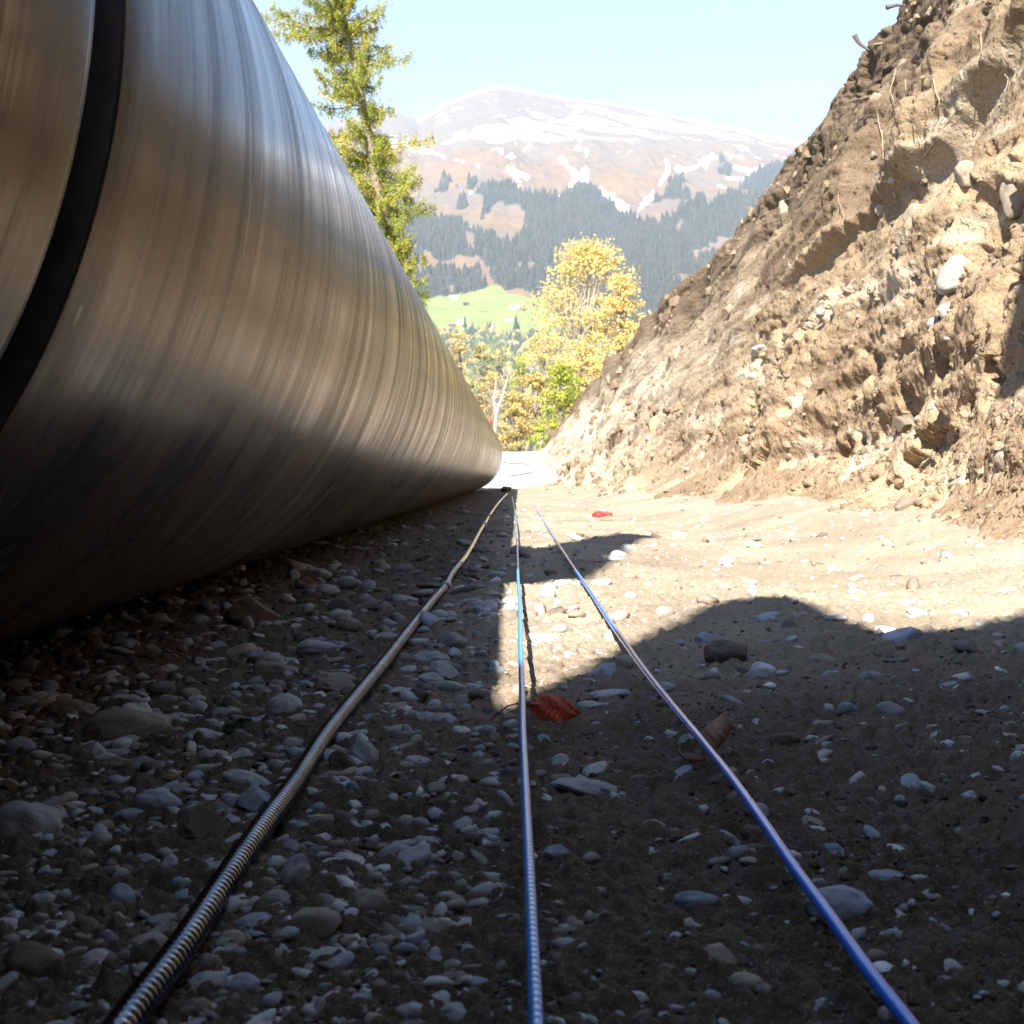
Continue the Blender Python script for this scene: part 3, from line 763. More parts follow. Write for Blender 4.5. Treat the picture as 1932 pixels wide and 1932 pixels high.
def leafy_tree(base, height, crown_w, mat, label, group, name, bark=MAT_BARK, leaf=0.10, nclump=90, per=70, crown0=0.3, lean=(0, 0), trunk_r=None, bare=False, shape=1.0, seed=0):
    global rng
    leaf *= 0.72; per = int(per * 1.35)
    rg = np.random.default_rng(seed + 100); old = rng; rng = rg
    e = bpy.data.objects.new(name, None); e.location = base; link(e); tag(e, label, 'tree' if not name.endswith('bush') else 'bush', group)
    tr = trunk_r or height * 0.014
    tp = np.array([[lean[0] * k + 0.02 * height * math.sin(k * 7 + seed), lean[1] * k, height * k * 0.92] for k in np.linspace(0, 1, 12)])
    T = Acc(); T.add(*tube_np(tp, np.interp(np.linspace(0, 1, 12), [0, 1], [tr, tr * 0.2]), 8))
    L = Acc()
    for i in range(nclump):
        k = crown0 + (1 - crown0) * rg.random() ** 0.9
        base_p = np.array([np.interp(k * 0.9, np.linspace(0, 1, 12), tp[:, j]) for j in range(3)])
        prof = math.sin(math.pi * min(1, max(0.08, (k - crown0) / (1 - crown0) * 0.86 + 0.12)) ** shape)
        an = rg.random() * 6.28; r = crown_w / 2 * prof * rg.random() ** 0.45
        tip = np.array([base_p[0] + r * math.cos(an), base_p[1] + r * math.sin(an), height * k + r * 0.25 * rg.normal()])
        st = np.array([np.interp(k * 0.72, np.linspace(0, 1, 12), tp[:, j]) for j in range(3)])
        mid = st * 0.45 + tip * 0.55 + np.array([0, 0, 0.05 * height * rg.normal() * 0.5])
        q = np.linspace(0, 1, 6)[:, None]
        path = (1 - q) ** 2 * st + 2 * q * (1 - q) * mid + q ** 2 * tip
        T.add(*tube_np(path, np.linspace(tr * 0.30, tr * 0.05, 6), 4))
        if bare:
            for _ in range(5):
                d = rg.normal(size=3) * crown_w * 0.1; d[2] = abs(d[2])
                s0 = path[rg.integers(2, 6)]
                T.add(*tube_np([s0, s0 + d * 0.5, s0 + d + rg.normal(size=3) * 0.05], [tr * 0.07, tr * 0.05, tr * 0.02], 3))
        if per:
            rad = crown_w * 0.085 * rg.uniform(0.6, 1.5)
            P = tip + np.clip(rg.normal(size=(per, 3)), -1.7, 1.7) * np.array([rad * 1.15, rad * 1.15, rad * 0.42])
            L.add(*leaf_quads(P, leaf, tint=rg.random()))
    T.out('trunk', bark, e)
    if per: L.out('crown', mat, e, smooth=False)
    rng = old
    return e

# larch beside the pipe
def larch():
    global rng
    rg = np.random.default_rng(11); old = rng; rng = rg
    D = 48.0
    b = aty(790, 920, D)
    e = bpy.data.objects.new('larch_tree', None); e.location = b; link(e)
    tag(e, 'tall yellow-green larch tree rising behind the steel pipe', 'tree')
    path_px = [(790, 920), (760, 560), (728, 430), (706, 330), (690, 230), (672, 130), (648, 30), (636, -60), (625, -200)]
    tp = np.array([aty(x, y, D) for x, y in path_px]) - np.array(b)
    q = np.linspace(0, len(tp) - 1, 50)
    tpi = np.stack([np.interp(q, np.arange(len(tp)), tp[:, j]) for j in range(3)], 1)
    T = Acc(); T.add(*tube_np(tpi, np.linspace(0.26, 0.03, 50), 8))
    L = Acc()
    # branch table: measured height range, reach to the left and to the right
    lv = [-200, -60, 0, 60, 130, 180, 230, 290, 350, 400, 460, 520]
    rr_ = [25, 66, 78, 84, 110, 72, 40, 118, 128, 116, 46, 50]
    rl_ = [25, 80, 105, 130, 138, 125, 105, 90, 80, 60, 50, 40]
    for i in range(285):
        py = rg.uniform(-190, 590) if i < 225 else rg.uniform(590, 800)
        c = np.array([np.interp(py, [p[1] for p in path_px][::-1], [aty(*p, D)[j] - b[j] for p in path_px][::-1]) for j in range(3)])
        an = rg.random() * 6.28
        side = math.cos(an)
        reach = (np.interp(py, lv, rr_) if side > 0 else np.interp(py, lv, rl_)) * D / F
        reach *= rg.choice([0.45, 0.7, 0.95, 1.2], p=[.25, .3, .25, .2]) * rg.uniform(.85, 1.1)
        dr = np.array([math.cos(an), math.sin(an), 0])
        q = np.linspace(0, 1, 9)
        P = c + dr * (q * reach)[:, None]
        P[:, 2] += -0.10 * reach * q + 0.18 * reach * q ** 3 + 0.03 * np.sin(q * 9 + i)
        T.add(*tube_np(P, np.linspace(0.035, 0.006, 9), 4))
        tn = rg.random()
        nt_ = int(36 * reach)
        for k in range(nt_):
            qq = rg.uniform(0.12, 1.03); p0 = np.array([np.interp(qq, q, P[:, j]) for j in range(3)])
            ln = rg.uniform(0.15, 0.62) * (1 - 0.4 * qq)
            dd = np.array([rg.normal() * 0.30, rg.normal() * 0.30, -1.0 if rg.random() < 0.72 else 0.45])
            dd = dd / np.linalg.norm(dd) * ln + dr * 0.12 * ln
            m = 17
            tt = rg.random(m)[:, None]
            L.add(*leaf_quads(p0 + dd * tt + rg.normal(size=(m, 3)) * 0.035, 0.033, tint=tn * 0.5 + 0.25, stretch=1.3))
    T.out('trunk', MAT_BARK, e); L.out('crown', MAT_LARCH, e, smooth=False)
    rng = old
larch()

def tree_px(px, py_base, py_top, D, wpx, *a, **k):
    b = aty(px, py_base, D); h = (py_base - py_top) * D / F
    return leafy_tree(b, h, wpx * D / F, *a, **k)
G1 = 'autumn trees beyond the end of the trench'
tree_px(1105, 905, 462, 80, 215, MAT_YELLOW, 'large golden yellow maple above the far end of the earth bank', G1, 'maple_tree', MAT_PALEBARK, leaf=0.15, nclump=92, per=62, crown0=0.33, seed=1, trunk_r=0.13)
tree_px(1168, 880, 520, 78, 110, MAT_YELLOW, 'yellow maple half hidden by the bank, right of the large golden maple', G1, 'maple_tree', leaf=0.14, nclump=60, per=60, crown0=0.35, seed=2)
tree_px(1027, 900, 612, 62, 84, MAT_YELLOW, 'slender pale stemmed tree with thin yellow crown left of the golden maple', G1, 'slender_tree', MAT_PALEBARK, leaf=0.10, nclump=42, per=34, crown0=0.55, seed=3, trunk_r=0.095)
tree_px(1000, 905, 705, 56, 84, MAT_ORANGE, 'small orange leaved tree with two thin pale stems at the trench end', G1, 'small_tree', MAT_PALEBARK, leaf=0.10, nclump=42, per=44, crown0=0.42, seed=4, lean=(0.2, 0), trunk_r=0.085)
tree_px(972, 905, 742, 55, 66, MAT_ORANGE, 'low orange brown tree between the forked bare tree and the thin pale stems', G1, 'small_tree', leaf=0.09, nclump=40, per=34, crown0=0.3, seed=5)
tree_px(1060, 900, 690, 60, 100, MAT_LIME, 'lime yellow tree close against the far end of the bank', G1, 'small_tree', leaf=0.11, nclump=60, per=55, crown0=0.2, seed=6)
tree_px(1035, 905, 770, 50, 60, MAT_LIME, 'bright green bush at the foot of the thin pale stems', G1, 'leafy_bush', leaf=0.07, nclump=40, per=50, crown0=0.1, seed=7)
tree_px(962, 905, 808, 46, 56, MAT_ORANGE, 'low brown bush just right of the pipe end', G1, 'leafy_bush', leaf=0.06, nclump=36, per=40, crown0=0.05, seed=8)
tree_px(905, 905, 648, 90, 80, MAT_OLIVE, 'olive green tree directly above the pipe edge', G1, 'small_tree', leaf=0.13, nclump=50, per=42, crown0=0.25, seed=9)
tree_px(868, 905, 632, 95, 66, MAT_ORANGE, 'ochre tree peeping over the pipe below the meadow', G1, 'small_tree', leaf=0.14, nclump=40, per=30, crown0=0.3, seed=10)
tree_px(948, 905, 650, 100, 64, MAT_OLIVE, 'grey green narrow tree in the middle of the gap', G1, 'small_tree', leaf=0.13, nclump=46, per=36, crown0=0.2, seed=12)
tree_px(985, 905, 668, 95, 60, MAT_LIME, 'pale green airy tree behind the two thin stems', G1, 'small_tree', leaf=0.12, nclump=42, per=26, crown0=0.3, seed=13)
tree_px(925, 905, 700, 84, 60, MAT_ORANGE, 'thin ochre tree behind the forked bare tree', G1, 'small_tree', leaf=0.11, nclump=34, per=26, crown0=0.3, seed=14)
tree_px(1095, 895, 640, 66, 110, MAT_YELLOW, 'bushy yellow tree under the large golden maple', G1, 'small_tree', leaf=0.12, nclump=60, per=55, crown0=0.2, seed=15)

# forked bare tree
def forked():
    D = 52.0; b = aty(932, 900, D)
    e = bpy.data.objects.new('bare_tree', None); e.location = b; link(e)
    tag(e, 'pale bare tree forking in two just above the pipe end', 'tree', G1)
    T = Acc(); L = lambda P: np.array([aty(x, y, D) for x, y in P]) - np.array(b)
    T.add(*tube_np(L([(933, 900), (933, 850), (934, 810), (936, 780)]), [.10, .09, .08, .07], 8))
    T.add(*tube_np(L([(936, 785), (933, 765), (931, 752), (936, 725), (934, 700)]), [.075, .06, .045, .03, .012], 6))
    T.add(*tube_np(L([(936, 783), (941, 765), (948, 748), (955, 722), (962, 690)]), [.085, .07, .055, .03, .012], 6))
    rg = random.Random(4)
    for _ in range(26):
        x0, y0 = rg.choice([(941, 765), (948, 750), (935, 740), (933, 755), (955, 722), (935, 800)])
        dx = rg.uniform(-22, 30); dy = rg.uniform(-30, 4)
        T.add(*tube_np(L([(x0, y0), (x0 + dx * .5, y0 + dy * .35), (x0 + dx, y0 + dy)]), [.022, .014, .006], 4))
    T.out('trunk', MAT_PALEBARK, e)
forked()

# ------------------------------------------------------------------ pipe
PX, PZ, PR = -0.930, 0.632, 0.632
def ring_surface(profile, nseg=256):
    """profile: list of (y, r) swept round the pipe axis"""
    an = np.linspace(0, 2 * math.pi, nseg, endpoint=False)
    V = np.array([[(PX + r * math.cos(a), y, PZ + r * math.sin(a)) for a in an] for y, r in profile]).reshape(-1, 3)
    return V, grid_faces(len(profile), nseg, wrap=True)
def steel_pipe(y0, y1, lip_near, label, rounded_end=False):
    e = bpy.data.objects.new('steel_pipe', None); e.location = (PX, (y0 + y1) / 2, 0); link(e)
    tag(e, label, 'pipe', 'pipe lengths lying along the trench')
    prof = []
    if rounded_end:
        ys = list(np.linspace(y0, y1 - 0.06, 12)) + [y1 - 0.04, y1 - 0.02, y1 - 0.008, y1]
        rs = [PR] * 12 + [PR, PR, PR - 0.001, PR - 0.008]
        prof = list(zip(ys, rs))
    else:
        prof = [(y0, PR - 0.002), (y0 + 0.0015, PR - 0.0004), (y0 + 0.004, PR)] + [(y, PR) for y in np.linspace(y0 + 0.05, y1 - 0.02, 60)] + [(y1 - 0.006, PR), (y1, PR - 0.004)]
    V, Fc = ring_surface(prof); V[:, 0] -= PX; V[:, 1] -= (y0 + y1) / 2
    mesh_np('barrel', V, Fc, MAT_PIPE, parent=e)
    th = 0.03
    inner = [(prof[0][0], prof[0][1]), (y0, PR - th), (y1, PR - th), (prof[-1][0], prof[-1][1])]
    V, Fc = ring_surface(inner); V[:, 0] -= PX; V[:, 1] -= (y0 + y1) / 2
    mesh_np('pipe_lining', V, Fc, MAT_RIM, smooth=False, parent=e)
    return e
p_far = steel_pipe(1.045, 24.3, 0, 'long brushed steel pipe running away to the trench end')
p_near = steel_pipe(-7.0, 0.985, 0, 'near end of a brushed steel pipe length at the left edge', True)
# black joint seal between the lengths
V, Fc = ring_surface([(0.90, PR - 0.045), (0.955, PR - 0.040), (1.012, PR - 0.036), (1.015, PR - 0.016), (1.018, PR - 0.016), (1.022, PR - 0.036), (1.05, PR - 0.036)])
V[:, 0] -= PX; V[:, 1] -= 12.6725
seal = mesh_np('seal_ring', V, Fc, MAT_RUBBER, parent=p_far)
# crumbs of soil caught in the joint
def joint_dirt():
    A_ = Acc(); rg = np.random.default_rng(2)
    import bmesh
    bm = bmesh.new(); bmesh.ops.create_icosphere(bm, subdivisions=1, radius=1)
    IV = np.array([v.co[:] for v in bm.verts]); IF = np.array([[v.index for v in f.verts] for f in bm.faces]); bm.free()
    for i in range(220):
        a = rg.normal(0.08, 0.16) if rg.random() < .75 else rg.uniform(-.6, .8)
        y = rg.uniform(0.985, 1.04); r = PR - 0.026 + rg.uniform(-.01, .006); s = rg.uniform(0.001, 0.0036)
        c = np.array([r * math.cos(a), y - 12.6725, PZ + r * math.sin(a)])
        A_.add(IV * s * rg.uniform(.6, 1.3, 3) + c, IF)
    o = A_.out('joint_dirt', MAT_DIRT, p_far, smooth=False); o['kind'] = 'stuff'
joint_dirt()

# ------------------------------------------------------------------ cables
def smooth_path(pts, n=400):
    pts = np.array(pts, float); d = np.r_[0, np.cumsum(np.linalg.norm(np.diff(pts, axis=0), axis=1))]
    out = []
    P = np.vstack([2 * pts[0] - pts[1], pts, 2 * pts[-1] - pts[-2]])
    for i in range(1, len(P) - 2):
        p0, p1, p2, p3 = P[i - 1], P[i], P[i + 1], P[i + 2]
        m = max(4, int(n * (d[i] - d[i - 1]) / d[-1]) + 6)
        t0, t1, t2, t3 = 0, *np.cumsum([np.linalg.norm(p1 - p0) ** .5, np.linalg.norm(p2 - p1) ** .5, np.linalg.norm(p3 - p2) ** .5])
        for t in np.linspace(t1, t2, m, endpoint=False):
            A1 = (t1 - t) / (t1 - t0) * p0 + (t - t0) / (t1 - t0) * p1
            A2 = (t2 - t) / (t2 - t1) * p1 + (t - t1) / (t2 - t1) * p2
            A3 = (t3 - t) / (t3 - t2) * p2 + (t - t2) / (t3 - t2) * p3
            B1 = (t2 - t) / (t2 - t0) * A1 + (t - t0) / (t2 - t0) * A2
            B2 = (t3 - t) / (t3 - t1) * A2 + (t - t1) / (t3 - t1) * A3
            out.append((t2 - t) / (t2 - t1) * B1 + (t - t1) / (t2 - t1) * B2)
    out.append(pts[-1]); return np.array(out)
def cable(name, path, r, mat, nseg, pitch=None, prof=None, ribs_to=3.5, step_far=0.03, parent=None):
    P = smooth_path(path, 700)
    d = np.r_[0, np.cumsum(np.linalg.norm(np.diff(P, axis=0), axis=1))]
    L = d[-1]; s = []; rr = []
    if pitch:
        k = 0
        while k * pitch < ribs_to:
            for q, f in prof: s.append((k + q) * pitch); rr.append(r * f)
            k += 1
    s0 = s[-1] + 0.01 if s else 0
    x = s0
    while x < L: s.append(x); rr.append(r); x += max(step_far, 0.0) * max(1, x / 5)
    s.append(L); rr.append(r)
    s = np.array(s); pts = np.stack([np.interp(s, d, P[:, j]) for j in range(3)], 1)
    # tangents from the smooth path, so ribs stay upright
    T = np.gradient(P, axis=0); T /= np.linalg.norm(T, axis=1, keepdims=True)
    Ti = np.stack([np.interp(s, d, T[:, j]) for j in range(3)], 1); Ti /= np.linalg.norm(Ti, axis=1, keepdims=True)
    U = np.cross(Ti, [0, 0, 1.0]); U /= np.linalg.norm(U, axis=1, keepdims=True); W = np.cross(U, Ti)
    an = np.linspace(0, 2 * math.pi, nseg, endpoint=False); rr = np.array(rr)
    V = pts[:, None] + rr[:, None, None] * (np.cos(an)[None, :, None] * U[:, None] + np.sin(an)[None, :, None] * W[:, None])
    return mesh_np(name, V.reshape(-1, 3), grid_faces(len(s), nseg, True), mat, parent=parent)

hr = 0.0086
hose_px = [(150, 2060), (236, 1932), (345, 1780), (430, 1655), (500, 1555), (560, 1470), (610, 1395), (660, 1330), (720, 1255), (780, 1180), (815, 1135), (840, 1106), (852, 1085), (880, 1048), (905, 1003), (916, 986), (928, 966), (944, 945), (957, 932)]
hp = [at(x, y, hr + 0.004) for x, y in hose_px]
hose = bpy.data.objects.new('conduit_hose', None); hose.location = (hp[0][0], hp[0][1], 0); link(hose)
tag(hose, 'thick ribbed metal conduit hose, leftmost of the three lines on the gravel', 'hose')
hpath = [(p[0] - hp[0][0], p[1] - hp[0][1], p[2] + (0.001 * math.sin(i * 2.2))) for i, p in enumerate(hp)]
prof = [(0.0, 0.80), (0.10, 0.80), (0.20, 0.96), (0.34, 1.0), (0.70, 1.0), (0.84, 0.96), (0.93, 0.80)]
cable('hose_body', hpath, hr, MAT_HOSE, 20, 0.0072, prof, 3.4, 0.02, hose)
def collar(px, py, r, w_):
    c = np.array(at(px, py, hr + 0.004)); c2 = np.array(at(px + 5, py - 8, hr + 0.004)); d = (c2 - c); d /= np.linalg.norm(d)
    c = c - np.array([hp[0][0], hp[0][1], 0])
    V, Fc = tube_np([c - d * w_, c - d * w_ * .95, c, c + d * w_ * .95, c + d * w_], [r * .7, r, r * 1.08, r, r * .7], 16)
    mesh_np('collar', V, Fc, MAT_COLLAR, parent=hose)
collar(842, 1106, hr * 1.35, 0.018)
collar(914, 990, hr * 1.6, 0.05)

def zmid(Y): return np.interp(Y, [0, 3, 6, 10, 25], [0.040, 0.040, 0.030, 0.016, 0.010])
def solve_path(pxs, zf):
    out = []
    for x, y in pxs:
        z = 0.03
        for _ in range(8):
            Y = (H - z) * F / (y - VY); z = float(zf(Y))
        out.append(((x - VX) * Y / F, Y, z))
    return out
mid_px = [(1020, 2100), (1012, 1932), (1006, 1800), (999, 1650), (991, 1480), (986, 1370), (985, 1300), (982, 1220), (981, 1150), (978, 1100), (976, 1040), (974, 990), (970, 958), (966, 938)]
mp = solve_path(mid_px, zmid)
midc = cable('blue_ribbed_cable', mp, 0.0034, MAT_BLUE_RIB, 12, 0.0078, [(0.0, 0.84), (0.06, 0.97), (0.14, 1.0), (0.80, 1.0), (0.92, 0.95), (0.97, 0.84)], 4.0, 0.03)
tag(midc, 'thin blue ribbed cable running straight down the middle', 'cable')
rt_px = [(1810, 2060), (1716, 1932), (1640, 1834), (1560, 1722), (1500, 1640), (1440, 1552), (1385, 1475), (1330, 1405), (1290, 1357), (1245, 1302), (1210, 1257), (1180, 1214), (1150, 1172), (1115, 1118), (1085, 1075), (1062, 1040), (1040, 1005), (1020, 973), (1008, 955), (1000, 940)]
rp = solve_path(rt_px, lambda Y: np.interp(Y, [0, 2, 4, 8, 25], [0.027, 0.030, 0.026, 0.014, 0.010]))
rtc = cable('blue_smooth_cable', rp, 0.0038, MAT_BLUE, 14, None, None, 0, 0.012)
tag(rtc, 'smooth shiny blue tube cable, rightmost of the three lines', 'cable')

# ------------------------------------------------------------------ stones
import bmesh
def stone_variant(i, sub, ang=0.0):
    bm = bmesh.new(); bmesh.ops.create_icosphere(bm, subdivisions=sub, radius=1.0)
    off = Vector((i * 7.3, i * 3.1, i * 1.7))
    for v in bm.verts:
        p = v.co.copy()
        n = mnoise.noise(p * 0.9 + off) * 0.30 + mnoise.noise(p * 2.1 + off) * (0.10 + 0.06 * ang)
        if sub > 3: n += mnoise.noise(p * 6 + off) * 0.02
        v.co = p * (1 + n)
    if ang > 0:
        rg = random.Random(i)
        for _ in range(int(4 + 5 * ang)):   # cut facets
            d = Vector((rg.gauss(0, 1), rg.gauss(0, 1), rg.gauss(0, 1))).normalized(); lim = rg.uniform(0.62, 0.85)
            for v in bm.verts:
                k = v.co.dot(d)
                if k > lim: v.co -= d * (k - lim) * 0.92
    me = bpy.data.meshes.new('stone'); bm.to_mesh(me); bm.free()
    me.polygons.foreach_set('use_smooth', [True] * len(me.polygons))
    return me
VAR = {}
def stone_obj(name, kind, loc, dims, rotz, tilt=0.0, sub=4, ang=0.0, var=None):
    key = (kind, sub, var if var is not None else random.randrange(6), ang > 0)
    if key not in VAR:
        me = stone_variant(key[2] + (10 if ang > 0 else 0), sub, ang); me.materials.append(MAT_STONE[kind]); VAR[key] = me
    o = bpy.data.objects.new(name, VAR[key]); link(o)
    o.location = loc; o.scale = dims; o.rotation_euler = (R(tilt), R(tilt * .4), R(rotz))
    return o
ST = [  # px, py (centre), width px, height px, kind, angular, rotation, label
 (55, 1538, 132, 92, 'grey', 0, 10, 'largest rounded pale grey stone at the left edge'),
 (243, 1368, 172, 78, 'tan', 0, 10, 'long pale stone lying left of the hose, biggest in the upper left gravel'),
 (472, 1152, 112, 62, 'brown', 1, -15, 'angular brown boulder in the shade close to the pipe'),
 (835, 1252, 62, 44, 'grey', 1, 0, 'faceted pale stone between the hose and the sun line'),
 (808, 1232, 76, 30, 'grey', 0, 8, 'flat pale stone behind the faceted pale stone'),
 (812, 1268, 56, 24, 'grey', 0, -5, 'small flat stone in front of the faceted pale stone'),
 (686, 1416, 56, 54, 'grey', 0, 0, 'round pale stone right against the right side of the hose'),
 (648, 1432, 44, 60, 'brown', 0, 70, 'brownish stone touching the hose below its bend'),
 (534, 1325, 66, 48, 'grey', 0, 0, 'round grey stone with a dark crack line left of the hose'),
 (302, 1503, 86, 40, 'blue grey', 0, -12, 'smooth oval blue-grey stone midway between the left edge and the hose'),
 (382, 1545, 112, 90, 'brown', 1, 10, 'dark brown triangular stone left of the hose'),
 (478, 1503, 76, 52, 'blue grey', 1, -25, 'pointed blue-grey stone touching the left side of the hose'),
 (470, 1470, 100, 34, 'grey', 0, -20, 'curved grey stone above the pointed blue-grey stone'),
 (384, 1388, 92, 36, 'grey', 1, -4, 'flat topped pale stone beside the small green leaf'),
 (1440, 1258, 52, 36, 'white', 0, -5, 'bright white round stone in the shade right of the blue tube'),
 (1375, 1224, 104, 54, 'brown', 1, 0, 'dark brown blocky stone behind the bright white stone'),
 (1370, 1054, 30, 22, 'white', 1, 0, 'small bright white stone alone in the sunlit soil'),
 (1315, 1691, 92, 34, 'blue grey', 0, 0, 'flat oval blue-grey stone left of the blue tube'),
 (1575, 1692, 128, 62, 'blue grey', 0, 0, 'large dark grey stone partly under the right side of the blue tube'),
 (1120, 1482, 160, 30, 'grey', 0, -12, 'long thin slab half buried between the two blue cables'),
 (1145, 1297, 92, 18, 'grey', 0, 10, 'long flat stone at the edge of the curved shadow'),
 (697, 1697, 84, 66, 'tan', 0, 15, 'tan egg shaped stone right of the hose in the foreground'),
 (552, 1637, 62, 90, 'grey', 1, -60, 'tall pitted grey stone right beside the hose'),
 (642, 1660, 66, 40, 'brown', 0, 0, 'brown flat stone above the tan egg shaped stone'),
 (482, 1735, 84, 52, 'blue grey', 0, -8, 'blue-grey stone touching the right side of the hose near the bottom'),
 (440, 1765, 62, 44, 'tan', 0, 0, 'small cream stone just below the blue-grey one beside the hose'),
 (400, 1838, 90, 44, 'grey', 1, 12, 'wedge shaped pale stone right of the hose at the bottom'),
 (462, 1842, 60, 40, 'blue grey', 0, 0, 'blue-grey stone right of the wedge shaped pale stone'),
 (180, 1800, 56, 52, 'white', 0, -20, 'small knobbly white stone in the lower left gravel'),
 (60, 1810, 120, 86, 'brown', 0, 0, 'large brown-grey stone at the lower left edge'),
 (66, 1758, 92, 26, 'grey', 0, 8, 'thin pale stone resting on the large brown-grey stone'),
 (322, 1616, 38, 36, 'grey', 0, 0, 'little round grey stone on its own left of the hose'),
 (268, 1612, 46, 30, 'blue grey', 0, 0, 'little oval stone left of the round grey one'),
 (218, 1708, 68, 38, 'brown', 0, -25, 'brown slanting stone in the lower left gravel'),
 (232, 1675, 58, 40, 'blue grey', 0, -30, 'bluish oval stone lying against the brown slanting stone'),
 (262, 1758, 46, 22, 'white', 0, 15, 'small elongated white stone left of the hose near the bottom'),
 (620, 1800, 78, 32, 'grey', 0, 0, 'knobbly pale stone below the tan egg shaped stone'),
 (1358, 1792, 62, 50, 'tan', 1, 0, 'dusty tan stone between the cables near the bottom'),
 (860, 1892, 60, 36, 'grey', 1, 10, 'white topped stone left of the ribbed cable at the bottom'),
 (1050, 1600, 52, 26, 'blue grey', 0, 0, 'small blue-grey stone just right of the ribbed cable'),
 (1408, 1840, 68, 40, 'tan', 0, 0, 'pale brown stone left of the blue tube near the bottom'),
 (1372, 1465, 72, 36, 'brown', 0, 0, 'rounded brown stone under the curled brown leaf'),
 (1430, 1523, 50, 34, 'grey', 0, -30, 'elongated pale stone right of the blue tube'),
 (1600, 1335, 40, 22, 'blue grey', 0, 0, 'small blue-grey stone in the right-hand shade'),
 (1755, 1483, 32, 42, 'grey', 1, 80, 'upright pale stone in the right-hand soil'),
 (1835, 1472, 26, 40, 'white', 0, -50, 'slim white stone leaning at the far right'),
 (1830, 1500, 28, 26, 'grey', 0, 0, 'round pale stone below the slim white one'),
 (1925, 1435, 34, 28, 'white', 0, 0, 'round cream stone cut by the right edge'),
 (1480, 1388, 60, 26, 'brown', 0, 15, 'reddish brown flat stone right of the curled brown leaf'),
 (1500, 1222, 44, 20, 'white', 0, 0, 'flat white stone right of the bright round stone'),
 (1455, 1165, 40, 18, 'grey', 0, 12, 'smooth grey stone near the top of the curved shadow'),
 (1330, 1200, 40, 24, 'blue grey', 0, 0, 'bluish stone left of the dark brown blocky stone'),
 (1250, 1283, 46, 22, 'grey', 0, 15, 'grey stone touching the right side of the blue tube'),
 (1545, 1240, 60, 26, 'tan', 0, 0, 'half buried tan stone in the right-hand shade'),
 (1700, 1870, 40, 20, 'grey', 0, 0, 'small stone right of the blue tube at the bottom'),
 (1660, 1640, 80, 20, 'blue grey', 0, 0, 'low bluish ridge of stone in the right-hand soil'),
 (1560, 1600, 90, 34, 'blue grey', 0, 0, 'broad blue-grey stone right of the blue tube'),
 (1540, 1560, 56, 20, 'white', 0, 0, 'flat whitish stone behind the broad blue-grey stone'),
 (1000, 1900, 0, 0, '', 0, 0, ''),
 (600, 1215, 84, 30, 'grey', 0, -3, 'flat grey stone in the gravel left of the hose bend'),
 (635, 1280, 90, 50, 'tan', 1, -8, 'lumpy tan stone close to the left of the hose'),
 (520, 1255, 92, 34, 'tan', 0, 0, 'broad stone behind the round grey stone'),
 (732, 1200, 50, 26, 'grey', 0, 0, 'pale stone touching the left side of the hose in the middle distance'),
 (120, 1340, 90, 50, 'brown', 0, 0, 'dark stone in the shade at the upper left'),
 (34, 1410, 60, 40, 'blue grey', 0, 0, 'dark bluish stone at the left edge above the largest stone'),
 (770, 1475, 40, 20, 'brown', 0, 0, 'small dark stone between the hose and the ribbed cable'),
 (785, 1300, 60, 34, 'brown', 1, 0, 'dark brown lump right of the hose bend'),
 (560, 1540, 0, 0, '', 0, 0, ''),
]
used = []
for (px, py, wp, hp_, kind, ang, rz, lab) in ST:
    if not wp: continue
    # the foot of the stone is hp_/2 below its centre
    X, Y, _ = at(px, py + hp_ * 0.42)
    a = wp * Y / F / 2; c = hp_ * Y / F / 2
    b = min(a, max(c * 1.4, a * 0.6))
    Y += b * 0.6
    X = (px - VX) * Y / F
    z = float(ground_z(np.array(X), np.array(Y))) 
    o = stone_obj('stone', kind, (X, Y, z + c * 0.45), (a * 1.0, b, c * 1.15), rz if abs(rz) < 45 else 0, tilt=rz * 0.4, sub=5 if wp > 60 else 4, ang=float(ang))
    if abs(rz) < 46: o.rotation_euler = (R(-4), R(-rz * 0.8), R(rz * 0.3))
    else: o.rotation_euler = (0, R(-rz * 0.5), 0)
    tag(o, lab, 'stone', 'notable stones on the trench floor'); used.append((X, Y, max(a, b)))

